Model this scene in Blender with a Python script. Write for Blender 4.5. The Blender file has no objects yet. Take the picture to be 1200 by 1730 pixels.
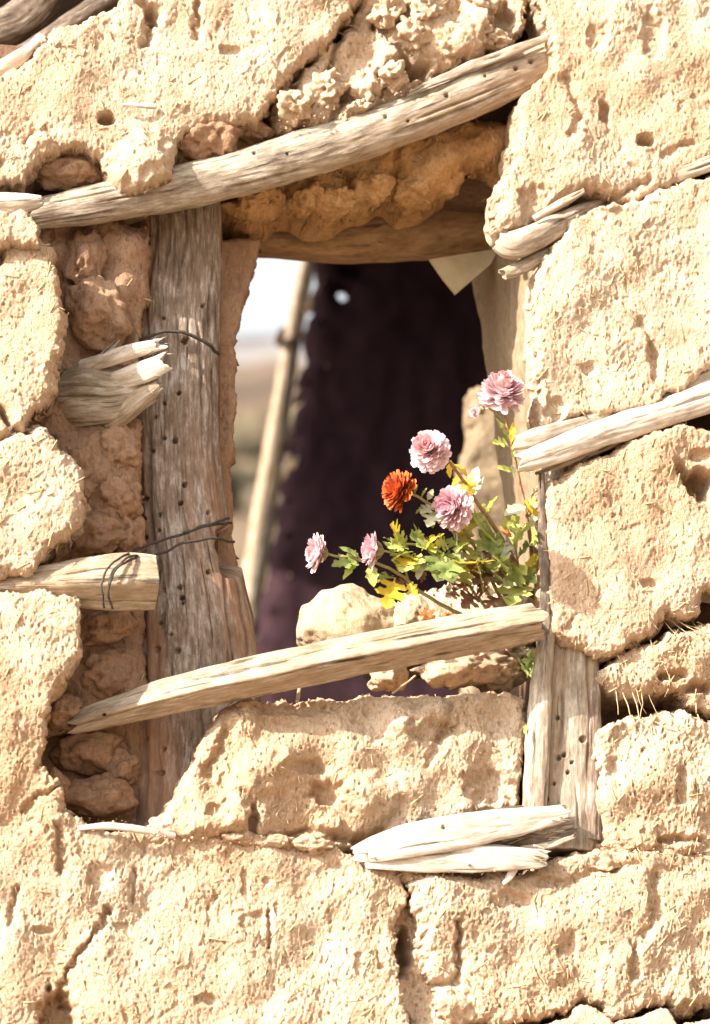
import bpy, bmesh, math, random
import numpy as np
from mathutils import Vector, Matrix

random.seed(7)
RNG = np.random.default_rng(7)
SC = bpy.context.scene
COL = SC.collection

# ------------------------------------------------------------------ camera
K = 0.0006                                   # metres of wall per photograph pixel
CAM = np.array([-0.55, -3.0, -0.85])
DIST = float(np.linalg.norm(CAM))
FW = -CAM / DIST
RT = np.cross(FW, [0, 0, 1.0]); RT /= np.linalg.norm(RT)
UP = np.cross(RT, FW)
cam = bpy.data.cameras.new('camera')
camo = bpy.data.objects.new('camera', cam)
COL.objects.link(camo)
camo.matrix_world = Matrix(((RT[0], UP[0], -FW[0], CAM[0]), (RT[1], UP[1], -FW[1], CAM[1]),
                            (RT[2], UP[2], -FW[2], CAM[2]), (0, 0, 0, 1)))
cam.sensor_fit = 'VERTICAL'
cam.sensor_height = 36
cam.sensor_width = 25
cam.lens = 36 * DIST / (1730 * K)
cam.clip_end = 3000
cam.dof.use_dof = True
cam.dof.focus_distance = DIST - 0.01
cam.dof.aperture_fstop = cam.lens / 22.0
SC.camera = camo

# ------------------------------------------------------------------ light
SUN_DIR = Vector((1.9, 1.0, -1.3)).normalized()          # way the sunlight travels
world = bpy.data.worlds.new('World')
SC.world = world
world.use_nodes = True
wn = world.node_tree.nodes
sky = wn.new('ShaderNodeTexSky')
sky.sky_type = 'NISHITA'
sky.sun_disc = False
sky.sun_elevation = math.asin(-SUN_DIR.z)
sky.sun_rotation = math.atan2(-SUN_DIR.x, -SUN_DIR.y)
sky.dust_density = 4.0
hs = wn.new('ShaderNodeHueSaturation')                 # thin milky high cloud takes most of the blue out
hs.inputs['Saturation'].default_value = 0.12
world.node_tree.links.new(sky.outputs[0], hs.inputs['Color'])
world.node_tree.links.new(hs.outputs[0], wn['Background'].inputs[0])
wn['Background'].inputs[1].default_value = 0.13
sl = bpy.data.lights.new('sun', 'SUN')
sl.energy = 5.0
sl.angle = math.radians(0.5)
sl.color = (1.0, 0.915, 0.82)
slo = bpy.data.objects.new('sun', sl)
COL.objects.link(slo)
slo.rotation_euler = SUN_DIR.to_track_quat('-Z', 'Y').to_euler()
SC.view_settings.view_transform = 'Standard'
SC.view_settings.look = 'None'
SC.view_settings.exposure = 1.37
SC.view_settings.gamma = 1
SC.view_settings.use_curve_mapping = False

# ------------------------------------------------------------------ helpers
def W(px, py, y):
    """point of the place that the photograph shows at pixel (px, py), at depth y behind the wall face"""
    px = np.asarray(px, float); py = np.asarray(py, float); y = np.asarray(y, float)
    dx = (px - 600) * K; dy = (865 - py) * K
    d = FW * DIST + dx[..., None] * RT + dy[..., None] * UP
    t = (y - CAM[1]) / d[..., 1]
    return CAM + d * t[..., None]

def to_px(P):
    v = P - CAM
    z = v @ FW
    return np.stack([600 + (v @ RT) / z * DIST / K, 865 - (v @ UP) / z * DIST / K], -1)

_perm = np.random.default_rng(3).permutation(256).astype(np.int32)
_perm = np.concatenate([_perm, _perm, _perm, _perm])
_g2 = np.stack([np.cos(np.arange(256) * 2.399), np.sin(np.arange(256) * 2.399)], -1)
_g3 = np.random.default_rng(4).normal(size=(256, 3)); _g3 /= np.linalg.norm(_g3, axis=1)[:, None]

def _f(t): return t * t * t * (t * (t * 6 - 15) + 10)

def n2(x, y, seed=0):
    x = np.asarray(x, float) + seed * 17.31; y = np.asarray(y, float) - seed * 9.77
    xi = np.floor(x).astype(np.int32); yi = np.floor(y).astype(np.int32)
    xf = x - xi; yf = y - yi
    xi &= 255; yi &= 255
    def g(i, j):
        h = _perm[_perm[(xi + i) & 255] + ((yi + j) & 255)]
        v = _g2[h]
        return v[..., 0] * (xf - i) + v[..., 1] * (yf - j)
    u = _f(xf); v = _f(yf)
    a = g(0, 0) * (1 - u) + g(1, 0) * u
    b = g(0, 1) * (1 - u) + g(1, 1) * u
    return (a * (1 - v) + b * v) * 1.5

def n3(P, seed=0):
    P = np.asarray(P, float) + np.array([seed * 13.1, seed * -7.7, seed * 5.3])
    I = np.floor(P).astype(np.int32); F = P - I; I &= 255
    U = _f(F); out = 0
    for i in (0, 1):
        for j in (0, 1):
            for k in (0, 1):
                h = _perm[_perm[_perm[(I[..., 0] + i) & 255] + ((I[..., 1] + j) & 255)] + ((I[..., 2] + k) & 255)]
                g = _g3[h]
                d = g[..., 0] * (F[..., 0] - i) + g[..., 1] * (F[..., 1] - j) + g[..., 2] * (F[..., 2] - k)
                w = (U[..., 0] if i else 1 - U[..., 0]) * (U[..., 1] if j else 1 - U[..., 1]) * (U[..., 2] if k else 1 - U[..., 2])
                out = out + d * w
    return out * 1.5

def sst(a, b, x):
    t = np.clip((x - a) / (b - a), 0, 1)
    return t * t * (3 - 2 * t)

def mesh_np(name, verts, quads=None, tris=None, smooth=True, attrs=None):
    me = bpy.data.meshes.new(name)
    nq = 0 if quads is None else len(quads); nt = 0 if tris is None else len(tris)
    me.vertices.add(len(verts))
    me.vertices.foreach_set('co', np.asarray(verts, np.float32).ravel())
    idx = []
    if nq: idx.append(np.asarray(quads, np.int32).ravel())
    if nt: idx.append(np.asarray(tris, np.int32).ravel())
    idx = np.concatenate(idx)
    me.loops.add(len(idx)); me.loops.foreach_set('vertex_index', idx)
    me.polygons.add(nq + nt)
    st = np.concatenate([np.arange(nq) * 4, nq * 4 + np.arange(nt) * 3]).astype(np.int32)
    me.polygons.foreach_set('loop_start', st)
    me.update(calc_edges=True)
    me.polygons.foreach_set('use_smooth', np.full(nq + nt, smooth))
    if attrs:
        for k, v in attrs.items():
            v = np.asarray(v, np.float32)
            a = me.attributes.new(k, 'FLOAT_VECTOR' if v.ndim == 2 else 'FLOAT', 'POINT')
            a.data.foreach_set('vector' if v.ndim == 2 else 'value', v.ravel())
    me.validate()
    return me

def tag(o, label=None, cat=None, group=None, kind=None):
    if label: o['label'] = label
    if cat: o['category'] = cat
    if group: o['group'] = group
    if kind: o['kind'] = kind
    return o

def obj(name, me, mat=None, parent=None):
    o = bpy.data.objects.new(name, me)
    COL.objects.link(o)
    if mat is not None and me is not None:
        me.materials.clear(); me.materials.append(mat)
    if parent is not None:
        o.parent = parent
        base = parent
        off = Vector((0, 0, 0))
        while base is not None:
            off += base.location; base = base.parent
        o.location = -off                    # meshes are written in place; keep them there
    return o

def empty(name, loc, label, cat, group=None):
    o = bpy.data.objects.new(name, None)
    COL.objects.link(o)
    o.empty_display_size = 0.02
    o.location = Vector([float(v) for v in loc])
    return tag(o, label, cat, group)

class MB:
    """collects small shapes into one mesh"""
    def __init__(s): s.v = []; s.q = []; s.t = []; s.a = []; s.n = 0
    def add(s, v, q=None, t=None, a=None):
        v = np.asarray(v, float)
        if q is not None and len(q): s.q.append(np.asarray(q, int) + s.n)
        if t is not None and len(t): s.t.append(np.asarray(t, int) + s.n)
        s.v.append(v); s.a.append(np.zeros(len(v)) if a is None else np.asarray(a, float)); s.n += len(v)
    def mesh(s, name, smooth=True):
        return mesh_np(name, np.concatenate(s.v), np.concatenate(s.q) if s.q else None,
                       np.concatenate(s.t) if s.t else None, smooth, {'tone': np.concatenate(s.a)})

def box_np(mb, lo, hi):
    x0, y0, z0 = lo; x1, y1, z1 = hi
    v = [(x0, y0, z0), (x1, y0, z0), (x1, y1, z0), (x0, y1, z0), (x0, y0, z1), (x1, y0, z1), (x1, y1, z1), (x0, y1, z1)]
    q = [(0, 3, 2, 1), (4, 5, 6, 7), (0, 1, 5, 4), (1, 2, 6, 5), (2, 3, 7, 6), (3, 0, 4, 7)]
    mb.add(v, q)

def smooth_path(P, n, it=2):
    P = np.asarray(P, float)
    L = np.concatenate([[0], np.cumsum(np.linalg.norm(np.diff(P[:, :3], axis=0), axis=1))])
    s = np.linspace(0, L[-1], n)
    Q = np.stack([np.interp(s, L, P[:, i]) for i in range(P.shape[1])], -1)
    k = max(1, n // 14)
    for _ in range(it):
        R = np.pad(Q, ((k, k), (0, 0)), mode='reflect', reflect_type='odd')
        c = np.cumsum(np.concatenate([np.zeros((1, Q.shape[1])), R]), axis=0)
        Q = (c[2 * k + 1:] - c[:-2 * k - 1]) / (2 * k + 1)
    return Q, L[-1]

def tube(mb, pts, rad, nv=7, n=None, wob=0, seed=0, tone=0.0):
    pts = np.asarray(pts, float)
    rad = np.broadcast_to(np.asarray(rad, float), (len(pts),))
    n = n or max(8, len(pts) * 5)
    Q, L = smooth_path(np.concatenate([pts, rad[:, None]], 1), n, 1)
    C = Q[:, :3]; r = Q[:, 3]
    if wob:
        s = np.linspace(0, L, n)
        C = C + wob * np.stack([n2(s * 60, 0 * s, seed + k) for k in (1, 2, 3)], -1)
    T = np.gradient(C, axis=0); T /= np.linalg.norm(T, axis=1)[:, None] + 1e-12
    ref = np.array([0.21, 0.9, 0.37])
    e1 = np.cross(T, ref); e1 /= np.linalg.norm(e1, axis=1)[:, None] + 1e-12
    e2 = np.cross(T, e1)
    a = np.arange(nv) / nv * 2 * math.pi
    V = C[:, None] + r[:, None, None] * (np.cos(a)[None, :, None] * e1[:, None] + np.sin(a)[None, :, None] * e2[:, None])
    i = np.arange(n - 1)[:, None]; j = np.arange(nv)[None]
    q = np.stack([i * nv + j, i * nv + (j + 1) % nv, (i + 1) * nv + (j + 1) % nv, (i + 1) * nv + j], -1).reshape(-1, 4)
    v = V.reshape(-1, 3)
    v = np.concatenate([v, C[:1], C[-1:]])
    m = n * nv
    t = [(m, (k + 1) % nv, k) for k in range(nv)] + [(m + 1, m - nv + k, m - nv + (k + 1) % nv) for k in range(nv)]
    mb.add(v, q, t, np.full(len(v), tone))

# ------------------------------------------------------------------ materials
def new_mat(name):
    m = bpy.data.materials.new(name)
    m.use_nodes = True
    return m, m.node_tree.nodes, m.node_tree.links, m.node_tree.nodes['Principled BSDF']

def noise(nd, lk, vec, scale, detail=4, rough=0.6):
    n = nd.new('ShaderNodeTexNoise')
    n.inputs['Scale'].default_value = scale
    n.inputs['Detail'].default_value = detail
    n.inputs['Roughness'].default_value = rough
    lk.new(vec, n.inputs['Vector'])
    return n.outputs['Fac']

def ramp(nd, lk, fac, stops):
    r = nd.new('ShaderNodeValToRGB')
    while len(r.color_ramp.elements) < len(stops): r.color_ramp.elements.new(0.5)
    for e, (p, c) in zip(r.color_ramp.elements, stops):
        e.position = p; e.color = (*c, 1)
    lk.new(fac, r.inputs[0])
    return r.outputs[0]

def mix(nd, lk, fac, a, b, mode='MIX'):
    m = nd.new('ShaderNodeMix'); m.data_type = 'RGBA'; m.blend_type = mode
    for s, v in ((m.inputs[0], fac), (m.inputs[6], a), (m.inputs[7], b)):
        if isinstance(v, (int, float)): s.default_value = v
        elif isinstance(v, tuple): s.default_value = (*v, 1)
        else: lk.new(v, s)
    return m.outputs[2]

def math_n(nd, lk, op, a, b=0.0):
    m = nd.new('ShaderNodeMath'); m.operation = op
    for s, v in ((m.inputs[0], a), (m.inputs[1], b)):
        if isinstance(v, (int, float)): s.default_value = v
        else: lk.new(v, s)
    return m.outputs[0]

def mapping(nd, lk, vec, scale, rot=(0, 0, 0)):
    m = nd.new('ShaderNodeMapping')
    m.inputs['Scale'].default_value = scale; m.inputs['Rotation'].default_value = rot
    lk.new(vec, m.inputs['Vector'])
    return m.outputs[0]

def mud_mat(name, c_lo, c_mid, c_hi, straw=(0.62, 0.47, 0.27), straw_amt=0.5, bump=0.0016):
    m, nd, lk, bs = new_mat(name)
    pos = nd.new('ShaderNodeNewGeometry').outputs['Position']
    a = noise(nd, lk, pos, 22, 6, 0.65)
    b = noise(nd, lk, pos, 130, 5, 0.7)
    ab = math_n(nd, lk, 'ADD', math_n(nd, lk, 'MULTIPLY', a, 0.6), math_n(nd, lk, 'MULTIPLY', b, 0.4))
    col = ramp(nd, lk, ab, [(0.36, c_lo), (0.48, c_mid), (0.62, c_hi)])
    big = noise(nd, lk, pos, 5.5, 5, 0.55)
    col = mix(nd, lk, math_n(nd, lk, 'MULTIPLY', ramp(nd, lk, big, [(0.44, (0, 0, 0)), (0.62, (1, 1, 1))]), 0.7), col, (c_lo[0] * 1.18, c_lo[1] * 1.12, c_lo[2] * 1.05))
    # chopped straw seen end-on and lengthways in the mud
    st = noise(nd, lk, mapping(nd, lk, pos, (420, 420, 70), (0.2, 0.35, 0.1)), 1, 3, 0.6)
    st2 = noise(nd, lk, mapping(nd, lk, pos, (110, 110, 420), (0.1, 0.9, 0.2)), 1, 3, 0.6)
    sf = math_n(nd, lk, 'MULTIPLY', ramp(nd, lk, math_n(nd, lk, 'MAXIMUM', st, st2), [(0.60, (0, 0, 0)), (0.70, (1, 1, 1))]), straw_amt)
    col = mix(nd, lk, sf, col, straw)
    dk = noise(nd, lk, mapping(nd, lk, pos, (380, 380, 110), (0.1, 0.3, 0.1)), 1, 4, 0.65)
    df = ramp(nd, lk, dk, [(0.36, (1, 1, 1)), (0.46, (0, 0, 0))])
    col = mix(nd, lk, math_n(nd, lk, 'MULTIPLY', df, 0.55), col, (c_lo[0] * 0.85, c_lo[1] * 0.78, c_lo[2] * 0.7))
    # small dark grit
    gr = ramp(nd, lk, noise(nd, lk, pos, 300, 2, 0.5), [(0.66, (0, 0, 0)), (0.72, (1, 1, 1))])
    col = mix(nd, lk, math_n(nd, lk, 'MULTIPLY', gr, 0.35), col, (c_lo[0] * 0.5, c_lo[1] * 0.45, c_lo[2] * 0.4))
    lk.new(col, bs.inputs['Base Color'])
    bs.inputs['Roughness'].default_value = 0.95
    bs.inputs['Specular IOR Level'].default_value = 0.1
    vo = nd.new('ShaderNodeTexVoronoi'); vo.inputs['Scale'].default_value = 330
    vo.inputs['Randomness'].default_value = 1.0
    lk.new(mapping(nd, lk, pos, (1, 1, 0.7), (0, 0.35, 0)), vo.inputs['Vector'])
    pit = ramp(nd, lk, vo.outputs['Distance'], [(0.10, (0, 0, 0)), (0.34, (1, 1, 1))])
    h = math_n(nd, lk, 'ADD', math_n(nd, lk, 'MULTIPLY', noise(nd, lk, pos, 240, 7, 0.75), 1.1), math_n(nd, lk, 'MULTIPLY', st, 0.5))
    h = math_n(nd, lk, 'ADD', h, math_n(nd, lk, 'MULTIPLY', pit, 0.3))
    bp = nd.new('ShaderNodeBump'); bp.inputs['Strength'].default_value = 1.0; bp.inputs['Distance'].default_value = bump
    lk.new(h, bp.inputs['Height']); lk.new(bp.outputs[0], bs.inputs['Normal'])
    return m

def wood_mat(name, dark, mid, pale, streak=None, streak_amt=0.0, crack=(0.05, 0.035, 0.025), bump=0.0015, f=1.0):
    m, nd, lk, bs = new_mat(name)
    at = nd.new('ShaderNodeAttribute'); at.attribute_name = 'grain'
    v = at.outputs['Vector']
    g1 = noise(nd, lk, mapping(nd, lk, v, (330 * f, 330 * f, 52)), 1, 8, 0.72)
    g2 = noise(nd, lk, mapping(nd, lk, v, (50, 50, 26)), 1, 6, 0.7)
    g = math_n(nd, lk, 'ADD', math_n(nd, lk, 'MULTIPLY', g1, 0.55), math_n(nd, lk, 'MULTIPLY', g2, 0.45))
    col = ramp(nd, lk, g, [(0.37, dark), (0.5, mid), (0.60, pale)])
    if streak:
        s = ramp(nd, lk, noise(nd, lk, mapping(nd, lk, v, (30, 30, 2.2)), 1, 3, 0.5), [(0.46, (0, 0, 0)), (0.6, (1, 1, 1))])
        col = mix(nd, lk, math_n(nd, lk, 'MULTIPLY', s, streak_amt), col, streak)
    c1 = noise(nd, lk, mapping(nd, lk, v, (190 * f, 190 * f, 10)), 1, 5, 0.65)
    cf = ramp(nd, lk, c1, [(0.335, (1, 1, 1)), (0.385, (0, 0, 0))])
    col = mix(nd, lk, math_n(nd, lk, 'MULTIPLY', cf, 0.75), col, crack)
    lk.new(col, bs.inputs['Base Color'])
    bs.inputs['Roughness'].default_value = 0.85
    bs.inputs['Specular IOR Level'].default_value = 0.2
    h = math_n(nd, lk, 'SUBTRACT', g1, math_n(nd, lk, 'MULTIPLY', cf, 0.8))
    bp = nd.new('ShaderNodeBump'); bp.inputs['Strength'].default_value = 0.9; bp.inputs['Distance'].default_value = bump
    lk.new(h, bp.inputs['Height']); lk.new(bp.outputs[0], bs.inputs['Normal'])
    return m

def plain_mat(name, c0, c1, scale=60, rough=0.8, trans=0.0, tone=None, bump=0.0):
    m, nd, lk, bs = new_mat(name)
    pos = nd.new('ShaderNodeNewGeometry').outputs['Position']
    n = noise(nd, lk, pos, scale, 4, 0.6)
    col = ramp(nd, lk, n, [(0.35, c0), (0.65, c1)])
    if tone:
        at = nd.new('ShaderNodeAttribute'); at.attribute_name = 'tone'
        col = mix(nd, lk, at.outputs['Fac'], col, tone)
    lk.new(col, bs.inputs['Base Color'])
    bs.inputs['Roughness'].default_value = rough
    bs.inputs['Specular IOR Level'].default_value = 0.25
    if bump:
        bp = nd.new('ShaderNodeBump'); bp.inputs['Distance'].default_value = bump
        lk.new(n, bp.inputs['Height']); lk.new(bp.outputs[0], bs.inputs['Normal'])
    if trans:
        tr = nd.new('ShaderNodeBsdfTranslucent'); lk.new(col, tr.inputs['Color'])
        mx = nd.new('ShaderNodeMixShader'); mx.inputs[0].default_value = trans
        out = nd['Material Output']
        lk.new(bs.outputs[0], mx.inputs[1]); lk.new(tr.outputs[0], mx.inputs[2]); lk.new(mx.outputs[0], out.inputs['Surface'])
    return m

M_PLASTER = mud_mat('straw_mud_plaster', (0.38, 0.255, 0.16), (0.53, 0.39, 0.265), (0.62, 0.485, 0.36), (0.64, 0.51, 0.35), 0.5, 0.0022)
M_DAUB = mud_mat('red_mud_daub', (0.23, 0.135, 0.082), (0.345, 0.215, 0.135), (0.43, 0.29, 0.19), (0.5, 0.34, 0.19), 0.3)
M_WARMLIT = mud_mat('warm_lit_mud', (0.30, 0.165, 0.075), (0.44, 0.265, 0.12), (0.55, 0.37, 0.19), (0.6, 0.42, 0.2), 0.4)  # orange of the warm bounced light put into the mud colour
M_CORE = mud_mat('dark_mud_core', (0.10, 0.06, 0.04), (0.16, 0.095, 0.06), (0.22, 0.14, 0.09), (0.3, 0.2, 0.12), 0.2)
M_ROOM = mud_mat('shade_dark_room_mud', (0.022, 0.011, 0.015), (0.034, 0.016, 0.020), (0.048, 0.024, 0.026), (0.07, 0.04, 0.03), 0.1)  # mud colour darkened to stand for the unlit room
M_CLOD = mud_mat('grey_mud_clod', (0.34, 0.26, 0.165), (0.47, 0.37, 0.245), (0.57, 0.46, 0.32))
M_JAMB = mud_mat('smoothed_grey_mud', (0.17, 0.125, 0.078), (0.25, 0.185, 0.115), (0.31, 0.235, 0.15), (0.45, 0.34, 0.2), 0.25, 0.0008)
M_WOOD = wood_mat('weathered_wood', (0.15, 0.115, 0.082), (0.34, 0.275, 0.205), (0.52, 0.455, 0.365), (0.40, 0.26, 0.15), 0.4)
M_POST = wood_mat('grey_brown_post_wood', (0.11, 0.076, 0.052), (0.24, 0.178, 0.130), (0.44, 0.38, 0.335), (0.29, 0.15, 0.085), 0.7)
M_BLEACH = wood_mat('bleached_wood', (0.30, 0.24, 0.18), (0.55, 0.475, 0.39), (0.68, 0.61, 0.53), (0.5, 0.38, 0.26), 0.25)
M_RAIL = wood_mat('split_rail_wood', (0.15, 0.112, 0.075), (0.33, 0.265, 0.19), (0.50, 0.435, 0.35), (0.33, 0.21, 0.11), 0.35)
M_INNER = wood_mat('brown_inner_beam', (0.16, 0.095, 0.05), (0.27, 0.165, 0.085), (0.36, 0.24, 0.13), (0.2, 0.1, 0.05), 0.4, f=0.5)
M_BARK = wood_mat('dark_bark', (0.06, 0.045, 0.035), (0.15, 0.11, 0.08), (0.30, 0.24, 0.18), bump=0.003, f=0.6)
M_CORD = plain_mat('dark_cord', (0.035, 0.027, 0.024), (0.07, 0.055, 0.045), 500)
M_STRAW = plain_mat('dry_straw', (0.38, 0.26, 0.13), (0.58, 0.44, 0.26), 90)
M_SHEET = plain_mat('yellowed_paper', (0.38, 0.30, 0.17), (0.48, 0.39, 0.24), 40, 0.8)
M_GREEN = plain_mat('green_leaf', (0.17, 0.23, 0.05), (0.33, 0.37, 0.13), 90, 0.55, 0.35)
M_LIME = plain_mat('yellow_green_leaf', (0.32, 0.37, 0.07), (0.50, 0.51, 0.16), 80, 0.55, 0.4)
M_YELLOW = plain_mat('yellow_leaf', (0.56, 0.40, 0.03), (0.72, 0.53, 0.07), 80, 0.55, 0.4)
M_BACKLIT = plain_mat('backlit_pale_leaf', (0.40, 0.43, 0.27), (0.56, 0.57, 0.40), 80, 0.5, 0.3)  # backlit overexposure and pale undersides put into the leaf colour
M_DEAD = plain_mat('withered_leaf', (0.14, 0.06, 0.04), (0.26, 0.13, 0.08), 120, 0.8, 0.2)
M_RUST = plain_mat('rust_leaf', (0.40, 0.13, 0.04), (0.52, 0.21, 0.07), 80, 0.7, 0.3)
M_STEM = plain_mat('brown_stem', (0.20, 0.10, 0.06), (0.34, 0.22, 0.11), 200, 0.7)
M_GSTEM = plain_mat('olive_stem', (0.22, 0.20, 0.08), (0.36, 0.30, 0.14), 200, 0.7)
M_PINK = plain_mat('pink_petal', (0.76, 0.56, 0.59), (0.83, 0.69, 0.69), 60, 0.6, 0.38, (0.62, 0.17, 0.17))
M_MAUVE = plain_mat('mauve_petal', (0.75, 0.52, 0.57), (0.82, 0.66, 0.67), 60, 0.6, 0.38, (0.56, 0.22, 0.32))
M_ORANGE = plain_mat('orange_petal', (0.55, 0.13, 0.04), (0.62, 0.20, 0.065), 80, 0.6, 0.2, (0.55, 0.05, 0.015))
M_CALYX = plain_mat('calyx_green', (0.16, 0.13, 0.05), (0.26, 0.21, 0.09), 200, 0.7)
M_SOIL = plain_mat('bare_ground', (0.24, 0.17, 0.105), (0.34, 0.25, 0.165), 3, 0.95)
M_HILL = plain_mat('winter_hillside', (0.045, 0.032, 0.025), (0.19, 0.135, 0.085), 0.14, 0.95)
M_MOUNT = plain_mat('grey_mountain', (0.12, 0.11, 0.105), (0.20, 0.185, 0.175), 0.02, 0.95)
M_SCRUB = plain_mat('dry_scrub', (0.05, 0.042, 0.026), (0.13, 0.10, 0.06), 1.5, 0.95)
M_ADDED_ROOF = plain_mat('dark_added_roof', (0.03, 0.022, 0.02), (0.06, 0.045, 0.04), 30, 0.9)  # dark colour for the roof added over the room

_ico = {}
def ico(sub):
    if sub not in _ico:
        bm = bmesh.new(); bmesh.ops.create_icosphere(bm, subdivisions=sub, radius=1)
        v = np.array([x.co[:] for x in bm.verts]); f = np.array([[x.index for x in p.verts] for p in bm.faces]); bm.free()
        _ico[sub] = (v, f)
    return _ico[sub]

# ------------------------------------------------------------------ shape builders
def poly_dist(px, py, poly):
    P = np.asarray(poly, float); Q = np.roll(P, -1, axis=0)
    best = np.full(px.shape, 1e18); ins = np.zeros(px.shape, bool)
    for (ax, ay), (bx, by) in zip(P, Q):
        ex, ey = bx - ax, by - ay
        t = np.clip(((px - ax) * ex + (py - ay) * ey) / (ex * ex + ey * ey + 1e-9), 0, 1)
        best = np.minimum(best, (px - ax - t * ex) ** 2 + (py - ay - t * ey) ** 2)
        if ay != by:
            c = ((ay > py) != (by > py)) & (px < ex * (py - ay) / ey + ax)
            ins ^= c
    return np.where(ins, 1, -1) * np.sqrt(best)

def line_dist(px, py, pts):
    best = np.full(px.shape, 1e18)
    for (ax, ay), (bx, by) in zip(pts[:-1], pts[1:]):
        ex, ey = bx - ax, by - ay
        t = np.clip(((px - ax) * ex + (py - ay) * ey) / (ex * ex + ey * ey + 1e-9), 0, 1)
        best = np.minimum(best, (px - ax - t * ex) ** 2 + (py - ay - t * ey) ** 2)
    return np.sqrt(best)

def pits(u, v, cell, r0, r1, p, depth, seed):
    """holes left by straw and grit, scattered at random, each with its own size"""
    a = u / cell; b = v / (cell * 1.5)
    ai = np.floor(a).astype(np.int32); bi = np.floor(b).astype(np.int32)
    out = np.zeros(u.shape)
    for di in (-1, 0, 1):
        for dj in (-1, 0, 1):
            ci = ai + di; cj = bi + dj
            k = _perm[_perm[(ci + seed * 7) & 255] + ((cj + seed * 13) & 255)]
            k2 = _perm[k + 37]; k3 = _perm[k2 + 91]; k4 = _perm[k3 + 11]
            dx = (a - ci - 0.15 - 0.7 * k / 255) * cell; dy = (b - cj - 0.15 - 0.7 * k2 / 255) * cell * 1.5
            th = (k4 / 255 - 0.5) * 1.6
            ex = dx * np.cos(th) - dy * np.sin(th); ey = (dx * np.sin(th) + dy * np.cos(th)) / (1 + 1.4 * k2 / 255)
            r = r0 + (r1 - r0) * (k3 / 255) ** 2
            d = np.sqrt(ex * ex + ey * ey) / r
            out = np.maximum(out, np.where(k4 < p * 255, (0.45 + 0.55 * k3 / 255) * (1 - sst(0.5, 1.15, d)), 0))
    return out * depth

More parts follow.
